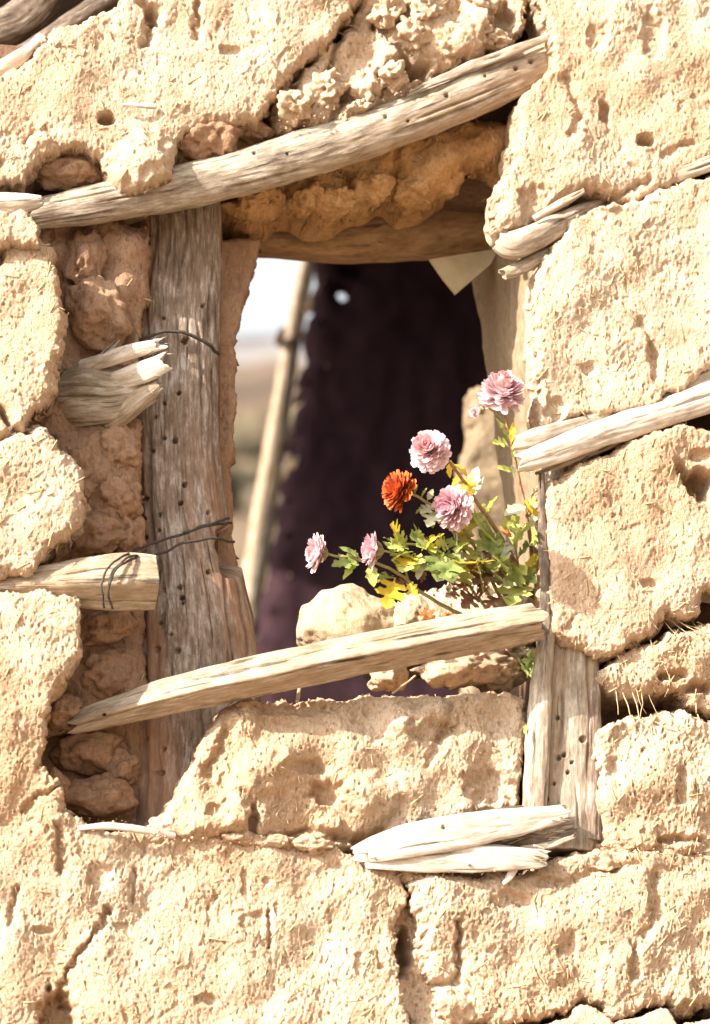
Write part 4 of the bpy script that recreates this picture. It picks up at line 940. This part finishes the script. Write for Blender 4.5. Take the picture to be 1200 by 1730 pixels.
def flower(parent, px, py, y, R, facing, mat, seed, n=120, flat=1.0, maxth=1.95, pw=0.16, label=None):
    """double chrysanthemum: rings of cupped ray florets about the facing axis"""
    rr = np.random.default_rng(seed)
    R = R * K
    c = W(px, py, y)
    e1, e2, ax = frame_of(facing)
    mb = MB()
    for i in range(n):
        t = (i + 0.5) / n
        th = maxth * t ** 0.62 + rr.normal(0, 0.11) + 0.12 * math.sin(3 * i * 2.39996 + seed); ph = i * 2.39996 + rr.normal(0, 0.22)
        rad = np.cos(ph) * e1 + np.sin(ph) * e2
        out = math.sin(th) * rad + math.cos(th) * ax * flat
        L = R * (0.68 + 0.32 * t ** 0.5) * rr.uniform(0.78, 1.12)
        side = np.cross(out, rad if abs(out @ rad) < 0.95 else ax); side /= np.linalg.norm(side) + 1e-9
        upn = np.cross(side, out)
        if upn @ ax < 0: upn = -upn
        root = c + ax * R * 0.12 * flat * (1 - t) - ax * R * 0.12 * t
        w = R * pw * rr.uniform(0.8, 1.2) * (0.7 + 0.5 * t)
        S = np.array([0.1, 0.35, 0.62, 0.86, 1.0]); wid = np.array([0.35, 0.7, 1.0, 1.0, 0.62])
        curl = (0.32 * (1 - t) + 0.12) * S ** 2 + rr.normal(0, 0.04) * S
        rows = []
        for k in range(5):
            m = root + out * L * S[k] * 0.97 + upn * L * curl[k]
            for sx in (-1, 0, 1):
                rows.append(m + side * w * wid[k] * sx + upn * (0.35 * w * wid[k] * abs(sx)))
        q = [(k * 3 + s_, k * 3 + s_ + 1, k * 3 + s_ + 4, k * 3 + s_ + 3) for k in range(4) for s_ in range(2)]
        base = (1 - t) ** 3.6 * 0.8
        tone = np.repeat(np.clip(base + 0.25 * (1 - S) * (1 - t * 0.5), 0, 1), 3)
        mb.add(rows, q, None, tone)
    o = obj('flower', mb.mesh('flower'), mat, parent)
    if label: o['label'] = label
    cb = MB()
    tube(cb, [c + ax * R * 0.06, c - ax * R * 0.12, c - ax * R * 0.30, c - ax * R * 0.42], [R * 0.20, R * 0.34, R * 0.26, R * 0.08], 10, 12)
    for k in range(9):
        ph = k * 0.7; rad = np.cos(ph) * e1 + np.sin(ph) * e2
        tube(cb, [c - ax * R * 0.3 + rad * R * 0.2, c - ax * R * 0.16 + rad * R * 0.36, c + ax * R * 0.0 + rad * R * 0.48], [R * 0.06, R * 0.07, R * 0.02], 5, 6)
    obj('calyx', cb.mesh('calyx'), M_CALYX, o)
    return o

HALF = [(0.0, 0.012), (0.14, 0.02), (0.20, 0.05), (0.22, 0.17), (0.20, 0.27), (0.27, 0.29), (0.33, 0.33), (0.38, 0.27), (0.37, 0.16), (0.40, 0.12), (0.46, 0.17), (0.47, 0.30), (0.53, 0.33), (0.59, 0.40), (0.64, 0.33), (0.68, 0.30),
        (0.64, 0.20), (0.66, 0.12), (0.72, 0.13), (0.78, 0.20), (0.84, 0.20), (0.87, 0.13), (0.93, 0.10), (1.0, 0.0)]
SLIM = [(0.0, 0.012), (0.12, 0.03), (0.2, 0.07), (0.3, 0.11), (0.38, 0.15), (0.45, 0.12), (0.52, 0.13), (0.6, 0.17), (0.66, 0.12), (0.75, 0.10), (0.84, 0.09), (0.92, 0.05), (1.0, 0.0)]
def leaf(parent, a, b, mat, seed, width=1.0, fold=0.35, droop=0.12, out=-0.6, shape=HALF):
    """lobed leaf from a=(px,py,y) to b; out tips its face towards the sun and street"""
    rr = np.random.default_rng(seed)
    A = W(*a); B = W(*b)
    ax = B - A; L = np.linalg.norm(ax); ax /= L
    nrm = np.array([rr.uniform(-0.6, 0.35), out + rr.normal(0, 0.15), 0.45 + rr.normal(0, 0.25)])
    nrm -= ax * (nrm @ ax); nrm /= np.linalg.norm(nrm)
    sd = np.cross(nrm, ax)
    H = np.array(shape)
    n = len(H)
    mt = np.maximum.accumulate(H[:, 0]); mt = 0.5 * mt + 0.5 * np.linspace(0, 1, n)
    tw = rr.normal(0, 0.35)
    def pt(t, w):
        z = droop * L * (0.25 - (t - 0.5) ** 2) * 2 + fold * abs(w) * L * 0.7 + 0.02 * L * math.sin(17 * t + 9 * w + seed)
        an = tw * t
        s_ = sd * math.cos(an) + nrm * math.sin(an); nn = nrm * math.cos(an) - sd * math.sin(an)
        return A + ax * t * L + s_ * w * L * width + nn * z
    V = []
    for sg in (-1, 1):
        for i in range(n):
            V.append(pt(mt[i], 0)); V.append(pt((mt[i] + H[i, 0]) / 2, sg * H[i, 1] * 0.5)); V.append(pt(H[i, 0], sg * H[i, 1]))
    q = []
    for s_ in range(2):
        o0 = s_ * n * 3
        for i in range(n - 1):
            for k in range(2):
                f = (o0 + i * 3 + k, o0 + (i + 1) * 3 + k, o0 + (i + 1) * 3 + k + 1, o0 + i * 3 + k + 1)
                q.append(f if s_ else f[::-1])
    o = obj('leaf', mesh_np('leaf', np.array(V), q), mat, parent)
    return o

def stem(parent, pts, r0, r1, mat=None):
    mb = MB()
    tube(mb, [W(*p) for p in pts], np.linspace(r0, r1, len(pts)), 7, len(pts) * 6, 0.0012, len(pts))
    return obj('stem', mb.mesh('stem'), mat or M_STEM, parent)

SEED = [500]
def leaves(parent, rows):
    for (x0, y0, x1, y1, d0, d1, mat, *kw) in rows:
        SEED[0] += 1
        leaf(parent, (x0, y0, d0), (x1, y1, d1), mat, SEED[0], **(kw[0] if kw else {}))

SUNW = np.array([-1.5, -1.0, 1.2])
# tall stem at the right
p1 = empty('chrysanthemum_stem', W(905, 960, 0.02), 'tallest flower stem with a pink bloom and a half opened bud', 'flower')
stem(p1, [(902, 985, 0.03), (896, 900, 0.022), (884, 840, 0.012), (868, 770, 0.002), (856, 720, -0.004), (851, 680, -0.006)], 0.0022, 0.0013, M_STEM)
stem(p1, [(856, 712, -0.004), (842, 702, -0.004), (826, 690, -0.006)], 0.0011, 0.0009, M_GSTEM)
flower(p1, 849, 665, -0.012, 41, (0.0, -0.75, 0.75), M_PINK, 1, n=210, pw=0.15)
flower(p1, 812, 692, -0.012, 20, (-0.85, -0.25, -0.25), M_PINK, 2, n=36, maxth=0.9, pw=0.3, label='half opened pink bud')
leaves(p1, [(860, 745, 836, 706, -0.004, -0.008, M_LIME, dict(shape=SLIM)), (862, 752, 832, 748, -0.004, -0.012, M_LIME), (864, 750, 868, 712, -0.004, -0.01, M_YELLOW, dict(shape=SLIM)), (868, 780, 872, 742, -0.004, -0.008, M_LIME, dict(shape=SLIM)),
            (872, 800, 836, 788, 0.0, -0.006, M_LIME, dict(shape=SLIM)), (872, 806, 862, 786, 0.0, -0.008, M_BACKLIT), (874, 802, 906, 792, 0.0, -0.002, M_LIME, dict(shape=SLIM)), (890, 855, 852, 872, 0.012, -0.002, M_BACKLIT, dict(shape=SLIM, width=1.6)),
            (892, 862, 908, 838, 0.012, 0.004, M_LIME), (896, 890, 908, 862, 0.016, 0.004, M_BACKLIT, dict(shape=SLIM, width=1.5))])
# two pink blooms on the strong middle stems
p2 = empty('chrysanthemum_stem', W(880, 1000, 0.04), 'middle plant with a round pink bloom above a mauve one', 'flower')
stem(p2, [(892, 985, 0.045), (866, 940, 0.034), (836, 890, 0.012), (800, 840, -0.025), (775, 800, -0.06), (752, 772, -0.086)], 0.0026, 0.0015)
stem(p2, [(886, 990, 0.046), (868, 950, 0.038), (845, 905, 0.03), (826, 880, 0.024)], 0.0018, 0.0014)
stem(p2, [(860, 1040, 0.05), (836, 990, 0.034), (806, 930, 0.014), (782, 895, 0.002), (772, 872, -0.006)], 0.0022, 0.0013)
stem(p2, [(880, 985, 0.044), (870, 920, 0.04), (850, 890, 0.03)], 0.0013, 0.0010)
flower(p2, 727, 762, -0.094, 36, (-0.42, -0.85, 0.12), M_PINK, 3, n=230, pw=0.15)
flower(p2, 768, 858, -0.014, 40, (-0.78, -0.52, -0.10), M_MAUVE, 4, n=220, pw=0.14, flat=0.8)
leaves(p2, [(764, 782, 790, 806, -0.062, -0.070, M_YELLOW, dict(shape=SLIM, width=1.5)), (762, 778, 762, 808, -0.064, -0.070, M_YELLOW, dict(shape=SLIM, width=1.4)), (782, 806, 798, 838, -0.041, -0.051, M_YELLOW), (778, 802, 764, 822, -0.043, -0.051, M_YELLOW, dict(shape=SLIM)),
            (792, 838, 808, 788, -0.017, -0.027, M_BACKLIT, dict(shape=SLIM, width=1.5)), (796, 842, 818, 804, -0.013, -0.026, M_BACKLIT), (806, 850, 832, 872, 0.004, 0.0, M_LIME), (812, 862, 796, 896, 0.004, -0.006, M_LIME), (820, 870, 842, 838, 0.01, 0.0, M_YELLOW, dict(shape=SLIM)),
            (830, 890, 792, 876, 0.01, -0.006, M_LIME, dict(shape=SLIM, width=1.5)), (838, 898, 806, 930, 0.016, 0.0, M_GREEN), (846, 905, 878, 872, 0.02, 0.008, M_LIME), (856, 920, 826, 914, 0.02, 0.004, M_GREEN), (842, 890, 866, 908, 0.02, 0.01, M_RUST, dict(shape=SLIM)),
            (862, 930, 900, 884, 0.03, 0.008, M_LIME, dict(width=1.2)), (872, 950, 908, 912, 0.03, 0.01, M_GREEN, dict(width=1.2)), (868, 950, 832, 958, 0.03, 0.008, M_LIME), (878, 960, 850, 988, 0.03, 0.006, M_GREEN), (884, 965, 906, 986, 0.03, 0.01, M_GREEN),
            (880, 985, 862, 1024, 0.03, 0.008, M_LIME, dict(width=1.2)), (890, 985, 905, 935, 0.03, 0.012, M_YELLOW, dict(shape=SLIM, width=1.4)), (850, 930, 836, 966, 0.02, 0.002, M_LIME), (840, 915, 858, 946, 0.02, 0.004, M_BACKLIT),
            (795, 910, 770, 934, 0.008, -0.006, M_LIME), (806, 925, 830, 948, 0.01, 0.0, M_DEAD), (815, 945, 842, 938, 0.012, 0.0, M_DEAD, dict(shape=SLIM)), (812, 940, 790, 968, 0.012, 0.0, M_DEAD), (825, 965, 800, 990, 0.02, 0.004, M_DEAD), (835, 985, 860, 968, 0.02, 0.004, M_DEAD),
            (848, 1010, 822, 1030, 0.03, 0.01, M_DEAD), (842, 1000, 866, 1018, 0.03, 0.01, M_DEAD), (800, 1000, 780, 1028, 0.03, 0.01, M_DEAD), (815, 1010, 806, 978, 0.03, 0.01, M_DEAD), (796, 985, 770, 1000, 0.03, 0.01, M_DEAD)])
leaves(p2, [
            (792, 962, 805, 929, 0.009, 0.012, M_LIME, dict(width=1.48)),
            (801, 907, 762, 879, 0.030, 0.015, M_YELLOW, dict(width=1.22)),
            (786, 991, 785, 954, 0.014, -0.001, M_LIME, dict(width=1.33)),
            (833, 978, 811, 959, 0.027, 0.012, M_GREEN, dict(width=1.38)),
            (789, 944, 772, 900, 0.020, -0.007, M_BACKLIT, dict(width=1.19)),
            (840, 948, 825, 903, 0.005, 0.007, M_GREEN, dict(width=1.17)),
            (895, 921, 903, 891, 0.004, -0.017, M_LIME, dict(width=1.09)),
            (849, 985, 851, 953, 0.010, 0.015, M_LIME, dict(width=1.28)),
            (826, 900, 801, 879, 0.036, 0.019, M_GREEN, dict(width=1.36)),
            (776, 936, 794, 894, 0.019, 0.018, M_LIME, dict(width=1.18)),
            (807, 972, 773, 950, 0.038, -0.019, M_YELLOW, dict(width=1.16)),
            (782, 931, 754, 911, 0.006, 0.015, M_GREEN, dict(width=1.14)),
            (811, 993, 803, 948, 0.025, -0.013, M_LIME, dict(width=1.19)),
            (822, 983, 816, 946, 0.034, -0.011, M_GREEN, dict(width=1.30)),
            (898, 891, 908, 857, 0.029, 0.019, M_GREEN, dict(width=1.15)),
            (854, 970, 832, 939, 0.013, -0.012, M_LIME, dict(width=1.16)),
            (897, 961, 915, 931, 0.021, 0.015, M_LIME, dict(width=1.11)),
            (823, 919, 800, 879, 0.026, -0.019, M_LIME, dict(width=1.25)),
            (866, 986, 891, 956, 0.030, 0.007, M_LIME, dict(width=1.30)),
            (903, 880, 893, 851, 0.016, -0.014, M_YELLOW, dict(width=1.09)),
            (676, 928, 647, 908, 0.005, -0.001, M_GREEN, dict(width=1.26)),
            (754, 972, 743, 942, 0.005, -0.006, M_GREEN, dict(width=1.19)),
            (665, 973, 638, 985, 0.013, -0.003, M_GREEN, dict(width=1.01)),
            (757, 918, 735, 919, 0.003, -0.009, M_LIME, dict(width=1.22)),
            (743, 926, 703, 924, 0.005, -0.009, M_LIME, dict(width=1.42)),
            (724, 915, 692, 907, 0.011, -0.010, M_GREEN, dict(width=1.40)),
            (674, 911, 659, 886, 0.007, -0.017, M_YELLOW, dict(width=1.25)),
            (726, 950, 706, 963, 0.019, -0.009, M_BACKLIT, dict(width=1.10)),
            (710, 948, 679, 967, 0.010, -0.017, M_LIME, dict(width=1.22))])
# orange bloom
p3 = empty('chrysanthemum_stem', W(800, 1010, 0.04), 'stem carrying the single burnt orange bloom', 'flower')
stem(p3, [(840, 1030, 0.045), (800, 960, 0.03), (770, 905, 0.014), (740, 862, 0.004), (718, 846, -0.004), (690, 832, -0.008)], 0.002, 0.0013, M_GSTEM)
flower(p3, 676, 829, -0.012, 37, (-0.95, -0.24, 0.16), M_ORANGE, 5, n=260, pw=0.14, flat=0.72, label='burnt orange bloom')
leaves(p3, [(700, 838, 706, 818, -0.004, -0.008, M_GREEN, dict(shape=SLIM)), (712, 842, 722, 824, -0.004, -0.008, M_GREEN, dict(shape=SLIM)), (722, 846, 732, 826, -0.002, -0.01, M_BACKLIT, dict(shape=SLIM, width=1.6)), (734, 856, 710, 868, 0.0, -0.008, M_BACKLIT),
            (740, 862, 722, 890, 0.0, -0.01, M_BACKLIT, dict(width=1.2)), (728, 852, 702, 868, 0.0, -0.004, M_GREEN, dict(shape=SLIM)), (748, 872, 732, 892, 0.004, -0.006, M_GREEN)])
# trailing stem at the left
p4 = empty('chrysanthemum_stem', W(760, 1020, 0.04), 'low stem trailing left with side-on pink blooms and yellowing leaves', 'flower')
stem(p4, [(800, 1050, 0.05), (752, 1024, 0.03), (700, 992, 0.014), (670, 966, 0.004), (640, 950, -0.004), (600, 944, -0.008), (570, 938, -0.010), (545, 936, -0.012)], 0.0022, 0.0011, M_GSTEM)
stem(p4, [(690, 985, 0.012), (686, 960, 0.004), (670, 936, -0.004), (640, 928, -0.010)], 0.0014, 0.001, M_GSTEM)
stem(p4, [(830, 1040, 0.05), (790, 985, 0.03), (750, 940, 0.012), (720, 922, 0.004), (690, 918, -0.002), (670, 922, -0.004)], 0.0018, 0.0011, M_GSTEM)
flower(p4, 540, 934, -0.014, 36, (-1.0, -0.12, 0.10), M_PINK, 6, n=170, maxth=1.5, flat=0.55, pw=0.15)
flower(p4, 634, 930, -0.014, 36, (-0.92, 0.15, 0.12), M_MAUVE, 7, n=120, maxth=1.5, flat=0.6, pw=0.15, label='mauve pink bloom seen from behind')
leaves(p4, [(612, 946, 572, 924, -0.008, -0.014, M_GREEN, dict(shape=SLIM)), (610, 948, 560, 958, -0.008, -0.014, M_GREEN), (606, 950, 580, 980, -0.006, -0.01, M_LIME, dict(shape=SLIM, width=1.2)), (604, 944, 592, 928, -0.006, -0.01, M_BACKLIT), (626, 950, 632, 992, -0.006, -0.014, M_LIME, dict(shape=SLIM, width=1.5)),
            (622, 946, 640, 928, -0.008, -0.016, M_LIME), (668, 936, 646, 914, -0.004, -0.01, M_GREEN, dict(shape=SLIM)), (690, 925, 664, 902, 0.0, -0.01, M_LIME, dict(width=1.3)), (690, 922, 654, 926, 0.0, -0.01, M_LIME, dict(width=1.2)), (694, 930, 664, 948, 0.0, -0.01, M_LIME, dict(width=1.3)),
            (700, 935, 674, 966, 0.0, -0.008, M_YELLOW, dict(width=1.2)), (702, 935, 700, 966, 0.0, -0.01, M_LIME, dict(width=1.3)), (704, 920, 708, 894, 0.0, -0.01, M_GREEN, dict(width=1.3)), (712, 930, 752, 902, 0.0, -0.01, M_YELLOW, dict(width=1.4)), (718, 925, 740, 926, 0.0, -0.01, M_LIME),
            (735, 930, 764, 985, 0.0, -0.016, M_GREEN, dict(width=1.5)), (760, 930, 738, 982, 0.004, -0.014, M_GREEN, dict(width=1.4)), (748, 938, 790, 962, 0.004, -0.006, M_GREEN, dict(width=1.3)), (720, 945, 706, 980, 0.002, -0.006, M_BACKLIT, dict(shape=SLIM, width=1.5)), (730, 940, 756, 948, 0.002, -0.01, M_LIME),
            (668, 975, 652, 1030, 0.0, -0.008, M_YELLOW, dict(width=1.1)), (686, 985, 706, 1006, 0.0, -0.006, M_YELLOW, dict(width=1.1)), (690, 982, 664, 992, 0.01, 0.004, M_DEAD, dict(width=1.2)), (710, 985, 720, 966, 0.01, 0.0, M_DEAD), (760, 985, 758, 1004, 0.01, 0.002, M_BACKLIT, dict(shape=SLIM, width=1.5)),
            (770, 985, 790, 1000, 0.01, 0.0, M_DEAD), (775, 1000, 752, 1010, 0.01, 0.0, M_DEAD), (684, 930, 660, 912, 0.002, -0.008, M_LIME, dict(width=1.2)), (700, 945, 682, 936, 0, -0.012, M_LIME, dict(width=1.3)), (680, 962, 704, 952, 0, -0.012, M_YELLOW, dict(width=1.2))])
for (x0, y0, x1, y1, lb) in [(706, 1032, 736, 1050, 'rust red fallen leaf lying on the pale sill clod'), (748, 1050, 764, 1036, 'small rust leaf by the top of the sill rail')]:
    SEED[0] += 1
    o = recentre(leaf(None, (x0, y0, 0.05), (x1, y1, 0.045), M_RUST, SEED[0], width=1.4, shape=HALF)); o.name = 'fallen_leaf'
    tag(o, lb, 'leaf')
# green sprig under the rail end
p5 = empty('green_sprig', W(900, 1160, 0.05), 'shaded green sprig under the right end of the sill rail', 'plant')
stem(p5, [(900, 1160, 0.06), (880, 1120, 0.04), (856, 1096, 0.03)], 0.0018, 0.001)
leaves(p5, [(890, 1140, 896, 1096, 0.04, 0.03, M_GREEN, dict(width=1.3)), (890, 1145, 905, 1120, 0.04, 0.03, M_GREEN, dict(width=1.3)), (884, 1130, 868, 1104, 0.04, 0.03, M_GREEN), (895, 1220, 886, 1240, 0.0, -0.012, M_LIME, dict(shape=SLIM))])
# dry stalks poking down past the rail
o = empty('dry_stalk', W(505, 1170, 0.02), 'short dry stalk standing under the left middle of the sill rail', 'stalk')
stem(o, [(503, 1186, 0.0), (505, 1170, 0.01), (508, 1150, 0.02)], 0.002, 0.0018, M_STRAW)
o = empty('dry_stalk', W(690, 1160, 0.02), 'thin straw leaning between clods under the sill rail', 'stalk')
stem(o, [(664, 1172, 0.0), (682, 1158, 0.006), (702, 1142, 0.01)], 0.0012, 0.001, M_STRAW)
o = empty('dry_stalk', W(915, 1085, 0.0), 'curled dry twig against the post at the sill rail end', 'stalk')
stem(o, [(898, 1066, 0.0), (908, 1080, -0.004), (920, 1090, 0.0), (916, 1100, 0.004)], 0.0016, 0.0012, M_STRAW)

# ================================================================== THE ROOM BEHIND
room = empty('back_room', (0.5, 1.5, -2.2), 'dark ruined room seen through the window opening', 'room')
YB = 2.4
dl = W(500, 700, YB)[0]
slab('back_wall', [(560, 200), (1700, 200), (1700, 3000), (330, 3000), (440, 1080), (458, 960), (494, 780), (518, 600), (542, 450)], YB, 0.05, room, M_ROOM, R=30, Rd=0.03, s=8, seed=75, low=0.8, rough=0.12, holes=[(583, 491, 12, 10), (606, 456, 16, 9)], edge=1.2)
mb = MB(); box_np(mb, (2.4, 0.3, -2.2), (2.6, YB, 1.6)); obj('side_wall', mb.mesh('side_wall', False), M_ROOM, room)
def back(p, z):
    k = (z - p[2]) / (-SUN_DIR.z)
    return p[0] - SUN_DIR.x * k, p[1] - SUN_DIR.y * k
ZR = 1.3
ht = back(W(548, 450, YB + 0.15), ZR); hb = back(W(462, 1060, YB + 0.15), ZR)
mb = MB()
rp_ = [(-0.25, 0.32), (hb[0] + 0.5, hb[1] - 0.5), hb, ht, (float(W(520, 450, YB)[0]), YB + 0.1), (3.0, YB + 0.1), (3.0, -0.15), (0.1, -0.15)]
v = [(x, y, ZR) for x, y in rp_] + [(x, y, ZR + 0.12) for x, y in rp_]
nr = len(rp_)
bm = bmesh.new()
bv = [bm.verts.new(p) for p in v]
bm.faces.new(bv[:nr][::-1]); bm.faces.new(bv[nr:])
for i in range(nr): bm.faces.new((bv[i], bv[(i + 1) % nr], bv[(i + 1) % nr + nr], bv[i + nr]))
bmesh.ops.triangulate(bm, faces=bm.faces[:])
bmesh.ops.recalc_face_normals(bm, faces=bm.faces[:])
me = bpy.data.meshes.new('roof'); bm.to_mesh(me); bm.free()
obj('roof', me, M_ADDED_ROOF, room)  # unseen roof added to shade the room, edge cut to let sun reach the pole
# ragged mud and stones on the doorway edge, sunlit bits given a paler colour
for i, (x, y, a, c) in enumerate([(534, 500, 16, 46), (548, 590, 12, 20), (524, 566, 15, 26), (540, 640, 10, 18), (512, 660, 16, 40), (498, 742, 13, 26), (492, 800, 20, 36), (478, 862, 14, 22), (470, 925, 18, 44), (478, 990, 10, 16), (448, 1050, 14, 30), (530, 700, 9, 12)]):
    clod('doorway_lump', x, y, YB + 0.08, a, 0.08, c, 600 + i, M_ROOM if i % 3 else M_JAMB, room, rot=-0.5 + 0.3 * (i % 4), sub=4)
o = recentre(log('crooked_pole', [(536, 380, YB + 0.15, 14), (512, 480, YB + 0.15, 15), (496, 560, YB + 0.15, 15), (482, 650, YB + 0.15, 17), (464, 760, YB + 0.15, 19), (446, 870, YB + 0.15, 20), (428, 980, YB + 0.15, 20), (405, 1120, YB + 0.15, 20)], None, M_RAIL, seed=61, s=4, lump=1.0))
tag(o, 'pale crooked pole standing in the doorway beyond the window', 'pole')
clod('knot', 474, 570, YB + 0.12, 14, 0.04, 22, 640, M_CORE, o, sub=4)
# sunlit broken partition just inside on the right
slab('partition', [(792, 655), (820, 650), (842, 668), (905, 700), (935, 900), (935, 1240), (790, 1240), (786, 900), (790, 840), (780, 790), (800, 745), (796, 700)], 0.85, 0.05, room, M_JAMB, s=4, seed=71, R=16, Rd=0.02)

# repeats share a group
for nm, gr in (('chrysanthemum_stem', 'chrysanthemum stems growing on the sill'), ('mud_clod', 'mud clods lying on the window sill'), ('roof_timber', 'timbers behind the sloping wall top'), ('wood_sliver', 'slivers of wood stuck in the wall'),
               ('cord', 'dark cords lashed round the timbers'), ('dry_stalk', 'dry stalks at the sill rail'), ('fallen_leaf', 'fallen rust leaves on the sill'), ('split_stick', 'split sticks bedded in the wall at the right')):
    for o in bpy.data.objects:
        if o.parent is None and o.name.split('.')[0] == nm: o['group'] = gr
